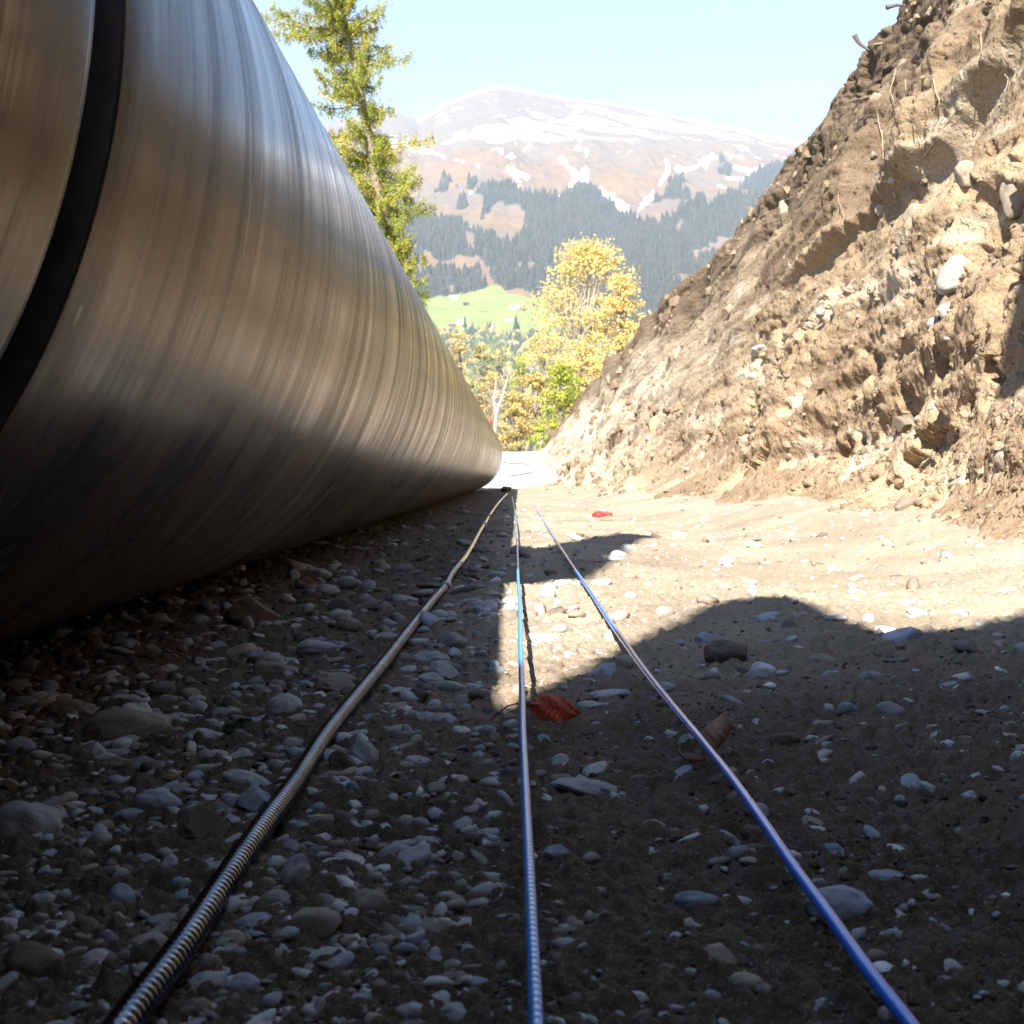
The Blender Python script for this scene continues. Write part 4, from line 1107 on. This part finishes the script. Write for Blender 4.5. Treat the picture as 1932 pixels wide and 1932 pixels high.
def zone(X, Y):
    hx = np.interp(Y, [p[1] for p in hp], [p[0] for p in hp])
    mx_ = np.interp(Y, [p[1] for p in mp], [p[0] for p in mp])
    rx = np.interp(Y, [p[1] for p in rp], [p[0] for p in rp])
    return 0 if X < hx else 1 if X < mx_ else 2 if X < rx else 3
PEB = {}
ZONE = ['between pipe and hose', 'between hose and ribbed cable', 'between the blue cables', 'right of the blue tube']
def line_clear(X, Y, r):
    hx = np.interp(Y, [p[1] for p in hp], [p[0] for p in hp]); 
    return abs(X - hx) > hr + r * 1.05
cnt = 0; tries = 0
small_sub = 3
while cnt < 232 and tries < 20000:
    tries += 1
    Y = math.exp(random.uniform(math.log(0.62), math.log(4.2))); X = random.uniform(-0.38, 0.40) * Y
    if X < -0.45 and Y > 1.6: 
        if random.random() < 0.3: continue
    zn = zone(X, Y)
    if random.random() > (1.0, 0.75, 0.42, 0.40)[zn]: continue
    if X < PX + PR + 0.0 and X < -0.62: continue
    tgt = random.uniform(17, 40) if zn < 2 else random.uniform(13, 28)
    a = tgt * Y / F / 2 * random.choice([1, 1, 1.25]); 
    if a > 0.03: continue
    if not line_clear(X, Y, a) or any((X - u[0]) ** 2 + (Y - u[1]) ** 2 < (a + u[2]) ** 2 * 0.9 for u in used): continue
    kind = random.choices(['grey', 'blue grey', 'white', 'brown', 'tan'], [5, 4, 1.0, 3, 3])[0]
    c = a * random.uniform(0.45, 0.8); z = float(ground_z(np.array(X), np.array(Y)))
    an_ = random.random() < .45
    o = stone_obj('pebble', kind, (X, Y, z + c * random.uniform(-0.1, 0.45)), (a, a * random.uniform(0.6, 0.95), c), random.uniform(0, 360), random.uniform(-20, 20), sub=small_sub, ang=1.0 if an_ else 0.0)
    shp = 'angular' if an_ else 'flat' if c / a < 0.58 else 'rounded'
    dep = 'in the foreground' if Y < 0.85 else 'short of the red leaf' if Y < 1.35 else 'level with the curved shadow' if Y < 2.7 else 'farther back'
    key_ = (shp, kind, zn, dep); PEB.setdefault(key_, []).append((o, a))
    tag(o, '%s %s pebble %s, %s' % (shp, kind, ZONE[zn], dep), 'pebble', '%s %s pebbles %s, %s' % (shp, kind, ZONE[zn], dep))
    used.append((X, Y, a)); cnt += 1

# name the pebbles of one description by size, where sizes differ
for key_, lst in PEB.items():
    if len(lst) > 1:
        lst.sort(key=lambda q: q[1])
        word = {2: ['smaller', 'larger'], 3: ['smallest', 'middle-sized', 'largest']}.get(len(lst))
        for i_, (o, a) in enumerate(lst):
            o['label'] = (word[i_] if word else 'smallest' if i_ == 0 else 'largest' if i_ == len(lst) - 1 else 'middling') + ' ' + o['label']
# loose gravel and soil crumbs, uncountable
def ico(sub):
    bm = bmesh.new(); bmesh.ops.create_icosphere(bm, subdivisions=sub, radius=1)
    V = np.array([v.co[:] for v in bm.verts]); Fc = np.array([[v.index for v in f.verts] for f in bm.faces]); bm.free(); return V, Fc
def scatter_stones(name, label, N, ymin, ymax, pxmin, pxmax, sub, pal, dens, sink=(0.0, 0.6), ang=False, power=2.2, rmin=0.0, soil=False):
    IV, IF = ico(sub); nv = len(IV)
    variants = []
    for i in range(18):
        n = fbm(IV[:, 0] * 1.1 + i * 5, IV[:, 1] * 1.1, IV[:, 2] * 1.1 + i, oct=2)
        Vv = IV * (1 + 0.35 * n)[:, None]
        if soil: Vv = Vv * (1 + 0.22 * pn(IV[:, 0] * 3 + i, IV[:, 1] * 3, IV[:, 2] * 3))[:, None]
        elif sub >= 2:
            rg = np.random.default_rng(i)
            for _ in range(3 if i % 2 else 8):
                d = rg.normal(size=3); d /= np.linalg.norm(d); k = Vv @ d; lim = rg.uniform(.5, .8)
                Vv = Vv - np.where(k > lim, k - lim, 0)[:, None] * d * 0.9
        variants.append(Vv)
    Y = 1 / rng.uniform(1 / ymax, 1 / ymin, N) ; U = rng.uniform(-0.42, 0.44, N)
    X = U * Y
    t = rng.random(N) ** power
    rp_ = pxmin + (pxmax - pxmin) * t
    r = np.maximum(rp_ * Y / F / 2, rmin)
    keep = (rng.random(N) < dens(X, Y)) & (X > -0.93) & (X < toe_x(Y) + 0.05) & (r < 0.035)
    X, Y, r = X[keep], Y[keep], r[keep]
    hx = np.interp(Y, [p[1] for p in hp], [p[0] for p in hp])
    k2 = np.abs(X - hx) > r * 0.9
    X, Y, r = X[k2], Y[k2], r[k2]; n = len(X)
    Z = ground_z(X, Y)
    mid = np.clip(6 / np.maximum(Y, 0.5), 0, 1); Z = Z + 0.010 * mid * fbm(X * 6, Y * 6, oct=3)
    Z = Z + 0.0035 * mid * 0.5
    sc = np.stack([r * rng.uniform(.75, 1.55, n), r * rng.uniform(.55, 1.1, n), r * rng.uniform(.3, .8, n)], -1)
    Z = Z + sc[:, 2] * rng.uniform(*sink, n)
    ca = rng.uniform(0, 6.28, n); ti = rng.normal(size=n) * 0.25
    base = np.stack(variants)[rng.integers(0, 18, n)]
    P = base * sc[:, None, :]
    x, y, z = P[..., 0], P[..., 1], P[..., 2]
    x, z = x * np.cos(ti)[:, None] - z * np.sin(ti)[:, None], x * np.sin(ti)[:, None] + z * np.cos(ti)[:, None]
    P = np.stack([x * np.cos(ca)[:, None] - y * np.sin(ca)[:, None] + X[:, None], x * np.sin(ca)[:, None] + y * np.cos(ca)[:, None] + Y[:, None], z + Z[:, None]], -1)
    Fc = IF[None] + (np.arange(n) * nv)[:, None, None]
    pal = np.array(pal); col = pal[rng.integers(0, len(pal), n)] * rng.uniform(0.7, 1.2, (n, 1))
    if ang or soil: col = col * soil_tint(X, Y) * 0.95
    col = np.repeat(col[:, None, :], nv, 1)
    o = mesh_np(name, P.reshape(-1, 3), Fc.reshape(-1, 3), MAT_GRAVEL, smooth=not ang, col=col.reshape(-1, 3))
    tag(o, label, 'gravel', kind='stuff')
    print(name, n, 'tris', n * len(IF))
GREYS = [(0.47, 0.48, 0.50), (0.38, 0.42, 0.47), (0.54, 0.53, 0.51), (0.28, 0.26, 0.25), (0.42, 0.36, 0.30), (0.68, 0.67, 0.66), (0.24, 0.19, 0.155), (0.33, 0.29, 0.25)]
SOILS = [(0.24, 0.195, 0.15), (0.30, 0.25, 0.195), (0.36, 0.30, 0.235), (0.17, 0.135, 0.105), (0.42, 0.38, 0.33)]
left = lambda X, Y: np.where(X < np.interp(Y, [0.6, 1.4, 3, 30], [-0.03, 0.0, 0.0, 0.02]), 1.0, np.interp(X / np.maximum(Y, .6), [-0.05, 0.05, 0.4], [0.55, 0.27, 0.18]))
scatter_stones('gravel', 'loose grey gravel stones strewn over the trench floor', 15500, 0.58, 24, 6.5, 54, 2, GREYS, left, sink=(-0.35, 0.5), power=3.2)
scatter_stones('cobbles', 'mid-sized grey cobbles packed in the gravel beside the pipe', 900, 0.62, 7, 34, 84, 3, GREYS[:5], lambda X, Y: np.where(X < -0.04, 0.55, 0.06), sink=(-0.25, 0.3), power=1.8)
scatter_stones('soil_clods', 'dark clods of soil pressed between the stones', 9000, 0.58, 9, 6, 24, 1, [(0.20, 0.155, 0.115), (0.25, 0.20, 0.15), (0.29, 0.235, 0.18)], lambda X, Y: 1.0 - 0.85 * sunlit_tone(X, Y), sink=(-0.55, 0.15), power=2.0, soil=True)
scatter_stones('fine_gravel', 'fine dark soil crumbs and grit between the stones', 30000, 0.58, 12, 3.2, 11, 1, SOILS + GREYS[:3], lambda X, Y: np.interp(X / Y, [-0.4, 0.0, 0.4], [1, .9, .75]), ang=True)

# ------------------------------------------------------------------ leaves
def leaf_mesh(name, L, W, loc, rot, mat, serr=0.08, curl=0.0, cup=0.0, bend=0.0, nu=40, nv=9, stem=None, label='', cat='leaf', group=None, stem_mat=None):
    e = bpy.data.objects.new(name, None); e.location = loc; e.rotation_euler = [R(a) for a in rot]; link(e)
    tag(e, label, cat, group)
    V = []; 
    for i in range(nu + 1):
        t = i / nu
        hw = W / 2 * (math.sin(math.pi * t ** 0.8) ** 0.8) * (1 + serr * (((i * 1.0) % 2) - .5))
        for j in range(-nv, nv + 1):
            v = j / nv
            x = (t - 0.5) * L; y = hw * v
            z = cup * (v * v) * W + bend * math.sin(t * math.pi) * L + 0.0008 * math.sin(t * 60 + abs(v) * 8) + 0.0015 * math.sin(t * 13 + v * 5)
            if curl:
                an = v * curl; rr = hw / max(curl, .01)
                y = rr * math.sin(an); z = rr * (1 - math.cos(an)) + bend * math.sin(t * math.pi) * L
            V.append((x, y, z))
    k = 2 * nv + 1
    Fc = [(i * k + j, i * k + j + 1, (i + 1) * k + j + 1, (i + 1) * k + j) for i in range(nu) for j in range(2 * nv)]
    b = mesh_py('blade', V, Fc, mat, True, e)
    sm = b.modifiers.new('thickness', 'SOLIDIFY'); sm.thickness = 0.0004
    mid = [(V[i * k + nv][0], V[i * k + nv][1], V[i * k + nv][2] + 0.0004) for i in range(0, nu + 1, 3)]
    Vt, Ft = tube_np(mid, np.linspace(0.0007, 0.0003, len(mid)), 5)
    mesh_np('midrib', Vt, Ft, stem_mat or mat, parent=e)
    if stem:
        Vt, Ft = tube_np(stem, [0.0009] * len(stem), 6); mesh_np('stem', Vt, Ft, stem_mat or mat, parent=e)
    return e
MAT_REDSTEM = simple('red_stem', (0.45, 0.07, 0.05), 0.5, 0, 0.1)
x, y, z = at(1046, 1362)
leaf_mesh('fallen_leaf', 0.056, 0.033, (x + .001, y + .012, 0.012), (52, 8, 2), MAT_RED, serr=0.16, cup=-0.12, bend=0.10,
          stem=[(-0.030, 0, 0.0), (-0.040, -0.001, 0.004), (-0.052, -0.006, 0.003), (-0.064, -0.016, -0.004), (-0.068, -0.02, -0.008)], stem_mat=MAT_REDSTEM,
          label='serrated red leaf leaning behind the ribbed blue cable at the shadow edge', group='fallen leaves on the trench floor')
def rolled_leaf():
    a = np.array(at(1332, 1436, 0.004)); Yl = a[1] + 0.012
    top = np.array(aty(1374, 1362, Yl + 0.004)); ax = top - a; L = np.linalg.norm(ax); ax /= L
    e = bpy.data.objects.new('fallen_leaf', None); e.location = a; link(e)
    tag(e, 'curled dried brown leaf standing just right of the blue tube', 'leaf', 'fallen leaves on the trench floor')
    side = np.cross(ax, [0, 1, 0]); side /= np.linalg.norm(side); fr = np.cross(side, ax)
    V = []; nu, nv = 46, 36
    for i in range(nu + 1):
        t = i / nu
        rr = 0.0074 * (0.45 + 0.75 * math.sin(min(1, t * 1.25 + .1) * 1.5)) * (1 - 0.12 * math.sin(t * 9))
        bend = 0.006 * math.sin(t * 3.1)
        for j in range(nv + 1):
            v = j / nv * 2 - 1
            an = v * 2.45 + 0.25 * math.sin(t * 4)
            tt = t * (1 + 0.07 * math.sin(an * 2.3 + 1) + 0.03 * math.sin(an * 9)) if t > .5 else t
            r2 = rr * (1 + 0.18 * v * v + 0.04 * math.sin(t * 38 + abs(v) * 5))
            p = ax * tt * L + side * (r2 * math.cos(an - 0.6) + bend) + fr * r2 * math.sin(an - 0.6)
            V.append(p)
    k = nv + 1
    Fc = [(i * k + j, i * k + j + 1, (i + 1) * k + j + 1, (i + 1) * k + j) for i in range(nu) for j in range(nv)]
    b = mesh_np('blade', V, Fc, MAT_BROWNLEAF, True, e); sm = b.modifiers.new('thickness', 'SOLIDIFY'); sm.thickness = 0.0004
    st = [np.array(q) for q in [(0, 0, 0.003), (-0.012, -0.004, 0.002), (-0.020, -0.008, 0.004), (-0.026, -0.006, 0.010), (-0.024, -0.004, 0.014)]]
    Vt, Ft = tube_np(st, [0.0022, 0.0022, 0.002, 0.0018, 0.001], 7); mesh_np('stem', Vt, Ft, MAT_BROWNLEAF, parent=e)
rolled_leaf()
x, y, z = at(1136, 984)
leaf_mesh('fallen_leaf', 0.12, 0.06, (x, y, z + 0.035), (35, -4, 8), m_leaf('sunlit_red_leaf', (0.22, 0.010, 0.008), (0.38, 0.025, 0.018), 0.15), serr=0.05, cup=0.2, label='small bright red leaf lying in the far sunlit soil', group='fallen leaves on the trench floor')
x, y, z = at(586, 1118)
leaf_mesh('fallen_leaf', 0.050, 0.03, (x, y, 0.022), (40, -8, 10), MAT_BROWNLEAF, serr=0.1, cup=0.2, label='dull reddish leaf in the shade near the pipe', group='fallen leaves on the trench floor')
x, y, z = at(448, 1392)
leaf_mesh('fallen_leaf', 0.032, 0.013, (x, y, 0.011), (30, -20, 30), MAT_GREENLEAF, serr=0.05, cup=0.25, label='small green leaf tucked among the stones left of the hose', group='fallen leaves on the trench floor')

# ------------------------------------------------------------------ roots and stones in the bank
def strand(name, pxs, rad, label, mat, out=0.03, cat='root', group='roots hanging from the bank', free=False):
    pts = []
    lastY = None
    for k, (x, y) in enumerate(pxs):
        if free:
            Yd = free; p = aty(x, y, Yd)
        else:
            p = emb_from_px(x, y)
            Yd = p[1]; 
            if lastY is not None: Yd = min(max(Yd, lastY - 0.35), lastY + 0.35)
            lastY = Yd
            q = aty(x, y, Yd - out); p = (q[0], q[1], q[2])
        pts.append(p)
    P = smooth_path(pts, 40)
    if not free: rad *= 0.6
    Vt, Ft = tube_np(P, np.linspace(rad, rad * 0.35, len(P)), 7)
    c = P[0]; Vt = Vt - c
    o = mesh_np(name, Vt, Ft, mat); o.location = c
    tag(o, label, cat, group)
strand('root', [(1612, 66), (1622, 82), (1640, 95)], 0.020, 'bare dark twig poking into the sky from the crest', MAT_TWIG, free=9.9, cat='twig')
strand('root', [(1672, 14), (1690, 10), (1708, 10)], 0.018, 'short dark twig at the top of the crest', MAT_TWIG, free=9.6, cat='twig')
strand('root', [(1650, 84), (1700, 76), (1740, 55), (1780, 30), (1830, 5)], 0.016, 'long thick root crossing the dark topsoil near the crest', MAT_ROOT)
strand('root', [(1720, 115), (1750, 70), (1778, 35), (1800, 10)], 0.018, 'thick straight root right of the dark hollow', MAT_ROOT)
strand('root', [(1664, 245), (1666, 290), (1668, 320), (1674, 345)], 0.008, 'thin root hanging straight down in the dark hollow', MAT_ROOT)
strand('root', [(1700, 195), (1694, 240), (1686, 280)], 0.009, 'ragged root in the middle of the dark hollow', MAT_ROOT)
strand('root', [(1595, 305), (1582, 370), (1592, 410), (1588, 450), (1570, 485)], 0.007, 'wavy thin root hanging down the middle of the bank', MAT_ROOT)
strand('root', [(1585, 385), (1576, 420), (1574, 450)], 0.004, 'fine side root beside the wavy thin root', MAT_ROOT)
strand('root', [(1640, 182), (1600, 192), (1580, 205), (1572, 225), (1578, 250)], 0.007, 'curved pale root below the crest silhouette', MAT_ROOT)
strand('root', [(1910, 870), (1898, 900), (1895, 930), (1870, 955)], 0.003, 'fine pale root at the foot of the bank on the right', MAT_ROOT)
strand('root', [(1740, 300), (1762, 270), (1785, 235), (1830, 180), (1880, 120)], 0.008, 'long slanting root along the shadowed groove', MAT_ROOT)
strand('root', [(1480, 230), (1530, 250), (1570, 245)], 0.006, 'thin root sticking out at the crest silhouette', MAT_ROOT)

fine = [(1690, 130, 'leftmost'), (1708, 150, 'second from the left'), (1726, 185, 'third from the left'), (1745, 210, 'fourth from the left'), (1762, 150, 'fifth from the left'), (1650, 200, 'lowest on the left'), (1850, 60, 'highest on the right'), (1890, 90, 'farthest right')]
for fx, fy, wh in fine:
    pts_ = [(fx, fy)]
    for _ in range(5): pts_.append((pts_[-1][0] + random.uniform(-9, 7), pts_[-1][1] + random.uniform(12, 24)))
    strand('root', pts_, 0.009, 'fine hanging rootlet under the topsoil, ' + wh, MAT_ROOT, out=0.07, group='fine rootlets under the topsoil')

BS = [ # px, py, w, h, kind, angular, label
 (1722, 410, 58, 56, 'tan', 1, 'blocky tan stone set high in the right of the bank'),
 (1690, 340, 22, 20, 'white', 1, 'small bright white stone under the shaded groove'),
 (1478, 402, 44, 66, 'tan', 1, 'slanting slab of stone high in the middle of the bank'),
 (1800, 528, 96, 84, 'white', 1, 'largest white block on the upper right of the bank'),
 (1788, 590, 40, 46, 'white', 1, 'broken white stone below the largest white block'),
 (1918, 365, 60, 100, 'tan', 0, 'big smooth boulder cut by the right edge of the bank'),
 (1826, 335, 56, 64, 'tan', 1, 'shaded tan stone left of the big grey boulder'),
 (1762, 610, 26, 24, 'white', 0, 'round white pebble beside the dark hole in the bank'),
 (1640, 733, 40, 52, 'yellow', 0, 'yellowish egg shaped stone in the hollow of the lower bank'),
 (1434, 665, 48, 22, 'white', 1, 'flat white stone in the middle of the bank'),
 (1234, 806, 30, 52, 'yellow', 1, 'yellow-brown upright stone at the far foot of the bank'),
 (1234, 745, 22, 34, 'tan', 0, 'pale rounded stone above the yellow-brown upright stone'),
 (1262, 862, 24, 34, 'yellow', 1, 'lower yellow-brown stone at the far foot of the bank'),
 (1862, 850, 34, 40, 'tan', 0, 'rounded stone low on the right of the bank'),
 (1915, 868, 44, 44, 'grey', 0, 'dark rounded stone at the right edge of the bank foot'),
 (1702, 800, 60, 40, 'tan', 1, 'crumbly tan lump in the lower bank'),
 (1700, 955, 52, 40, 'tan', 1, 'pale lump at the foot of the bank'),
 (1415, 712, 26, 24, 'white', 1, 'small pale stone below the flat white stone'),
 (1660, 395, 30, 30, 'tan', 0, 'tan pebble left of the blocky tan stone'),
 (1652, 186, 24, 24, 'grey', 0, 'small pale stone just below the crest'),
 (1555, 590, 22, 20, 'white', 0, 'white pebble in the middle of the bank slope'),
]
def bank_stone(px, py, wp, hp_, kind, ang, name, grp, lab, sub=4):
    p = emb_from_px(px, py)
    if p is None: return
    a = wp * p[1] / F / 2; c = hp_ * p[1] / F / 2
    o = stone_obj(name, 'cream' if kind == 'white' else 'dusty' if kind in ('tan', 'grey') else kind, (p[0] + a * 0.35, p[1], p[2]), (a * .9, a * 1.2, c * .9), random.uniform(-25, 25), random.uniform(-20, 20), sub=sub, ang=float(ang))
    tag(o, lab, 'stone', grp)
for (px, py, wp, hp_, kind, ang, lab) in BS:
    bank_stone(px, py, wp, hp_, kind, ang, 'embedded_stone', 'larger stones set in the earth bank', lab)
BZ = [((1100, 1300), (760, 900), 'in the far foot of the bank'), ((1300, 1600), (560, 900), 'in the middle of the bank face'), ((1600, 1925), (560, 1000), 'in the lower right of the bank face'), ((1350, 1800), (250, 560), 'in the upper bank face')]
k = 0; tr = 0
while k < 40 and tr < 4000:
    tr += 1
    (xa, xb), (ya, yb), zt = random.choice(BZ)
    px = random.uniform(xa, xb); py = random.uniform(ya, yb)
    # inside the bank outline
    if py < 850 - (px - 1000) * 1.08 + 30 or py > 925 + (px - 1010) * 0.13: continue
    kind = random.choices(['tan', 'white', 'grey', 'yellow'], [8, 1, 2, 1])[0]
    wpx = random.uniform(10, 24)
    bank_stone(px, py, wpx, wpx * random.uniform(.6, 1.1), kind, random.random() < .5, 'bank_pebble', '%s pebbles %s' % (kind, zt), 'small %s pebble stuck %s' % (kind, zt), sub=3)
    k += 1
BP = {}
for o in list(S.collection.objects):
    if o.name.startswith('bank_pebble'): BP.setdefault(o['label'], []).append(o)
for lab, lst in BP.items():
    lst.sort(key=lambda o: o.location.y)
    for i_, o in enumerate(lst):
        if len(lst) > 1:
            tl = 'nearest to the camera' if i_ == 0 else 'farthest off' if i_ == len(lst) - 1 else None
            if tl: o['label'] = lab + ', ' + tl
            else: o['label'] = lab + (', high up' if o.location.z > 1.4 else ', low down' if o.location.z < 0.6 else ', at mid height')

# ------------------------------------------------------------------ things at the end of the trench
def plank():
    a = aty(948, 873, 30.0); b = aty(1000, 876, 30.0)
    V = []
    for (x, y, z) in (a, b):
        for dy, dz in ((-.12, -.012), (.12, -.012), (.12, .012), (-.12, .012)): V.append((x, y + dy, z + dz))
    o = mesh_py('plank', V, [(0, 1, 5, 4), (1, 2, 6, 5), (2, 3, 7, 6), (3, 0, 4, 7), (0, 3, 2, 1), (4, 5, 6, 7)], MAT_DARKWOOD)
    tag(o, 'thin dark board lying across the sunlit gravel beyond the pipe end', 'plank')
plank()
def wedge():
    c = at(966, 930, 0.0); Y = c[1]
    me = stone_variant(31, 3, 1.0); me.materials.append(MAT_DARKWOOD)
    o = bpy.data.objects.new('support_block', me); link(o); o.location = (c[0] - 0.10, 22.6, 0.05); o.scale = (0.10, 0.2, 0.06)
    tag(o, 'low dark block on the ground beside the far end of the pipe', 'block')
wedge()
def marker():
    D = 44; b = aty(924, 830, D)
    e = bpy.data.objects.new('marker_post', None); e.location = b; link(e); tag(e, 'tiny red and white marker post above the pipe edge', 'marker')
    Vt, Ft = tube_np([(0, 0, -.5), (0, 0, .25), (0, 0, .5)], [.03, .03, .03], 8); mesh_np('post', Vt, Ft, MAT_WHITEWALL, parent=e)
    Vt, Ft = tube_np([(0, 0, .48), (0, 0, .52), (0, 0, .66), (0, 0, .70)], [.02, .07, .07, .02], 10); mesh_np('cap', Vt, Ft, simple('red_paint', (.55, .05, .05)), parent=e)
marker()

# ------------------------------------------------------------------ unseen blockers added behind the camera to throw shade into view
def shade_mound():  # unseen mound, its outline shaped to cast the wavy foreground shadow
    xs = np.linspace(-1.6, 3.2, 160)
    prof_x = [-1.6, -1.1, -0.80, -0.73, -0.70, -0.64, -0.55, -0.48, -0.42, -0.36, -0.28, -0.15, -0.03, 0.2, 0.6, 1.2, 3.2]
    prof_h = [1.3, 1.6, 1.80, 2.05, 2.5, 2.88, 2.98, 2.93, 2.78, 2.62, 2.52, 2.60, 2.80, 2.95, 3.1, 3.3, 3.4]
    h = np.interp(xs, prof_x, prof_h) + 0.03 * fbm(xs * 4, xs * 0, oct=3)
    t = np.linspace(-1, 1, 41)
    X, T = np.meshgrid(xs, t, indexing='ij')
    Hh = h[:, None] * (1 - np.abs(T) ** 2.2)
    Y = -1.2 + T * 0.4
    Z = Hh + 0.03 * fbm(X * 3, Y * 3, oct=3) - 0.03
    o = mesh_np('shade_mound', np.stack([X, Y, Z], -1).reshape(-1, 3), grid_faces(len(xs), len(t)), MAT_DIRT)
    tag(o, 'earth mound added behind the viewpoint to cast the foreground shade', 'shade caster')
shade_mound()
def add_blocker():  # unseen shape added to throw the second shadow across the trench floor
    e = bpy.data.objects.new('shade_blocker', None); e.location = (-1.15, -0.2, 2.6); link(e)
    tag(e, 'arm-shaped blocker added over the pipe, out of view, to cast a shadow', 'excavator arm')
    def prism(name, prof_xz, y0, y1, mat):
        n = len(prof_xz); V = [(x, y0, z) for x, z in prof_xz] + [(x, y1, z) for x, z in prof_xz]
        Fc = [tuple(range(n))[::-1], tuple(range(n, 2 * n))] + [(i, (i + 1) % n, n + (i + 1) % n, n + i) for i in range(n)]
        mesh_py(name, V, Fc, mat, parent=e)
    prism('blocker_lower', [(0.12, 0.14), (0.27, 0.28), (0.24, 0.7), (0.10, 1.0), (-0.16, 1.1), (-0.3, 0.9), (-0.32, 0.5)], -0.25, 0.25, MAT_DARKWOOD)
    prism('blocker_upper', [(0.20, 1.0), (0.10, 1.4), (0.07, 2.05), (-0.03, 2.15), (-0.12, 2.1), (-0.10, 1.5), (-0.16, 1.0)], -0.12, 0.12, MAT_PAINT)
add_blocker()

# ------------------------------------------------------------------ haze
hv = bpy.data.materials.new('haze_air'); hv.use_nodes = True
t = hv.node_tree; t.nodes.clear()
out = t.nodes.new('ShaderNodeOutputMaterial'); pv = t.nodes.new('ShaderNodeVolumePrincipled')
pv.inputs['Color'].default_value = (0.72, 0.84, 1.0, 1); pv.inputs['Density'].default_value = 0.000078
pv.inputs['Anisotropy'].default_value = 0.0
t.links.new(pv.outputs[0], out.inputs['Volume'])
def box(name, x0, x1, y0, y1, z0, z1, mat):
    V = [(x, y, z) for z in (z0, z1) for y in (y0, y1) for x in (x0, x1)]
    return mesh_py(name, V, [(0, 2, 3, 1), (4, 5, 7, 6), (0, 1, 5, 4), (2, 6, 7, 3), (0, 4, 6, 2), (1, 3, 7, 5)], mat)
hz = box('haze', -26000, 26000, -500, 9100, -1800, 2300, hv)
tag(hz, 'thin pale air between the trench and the mountain', 'haze', kind='stuff')
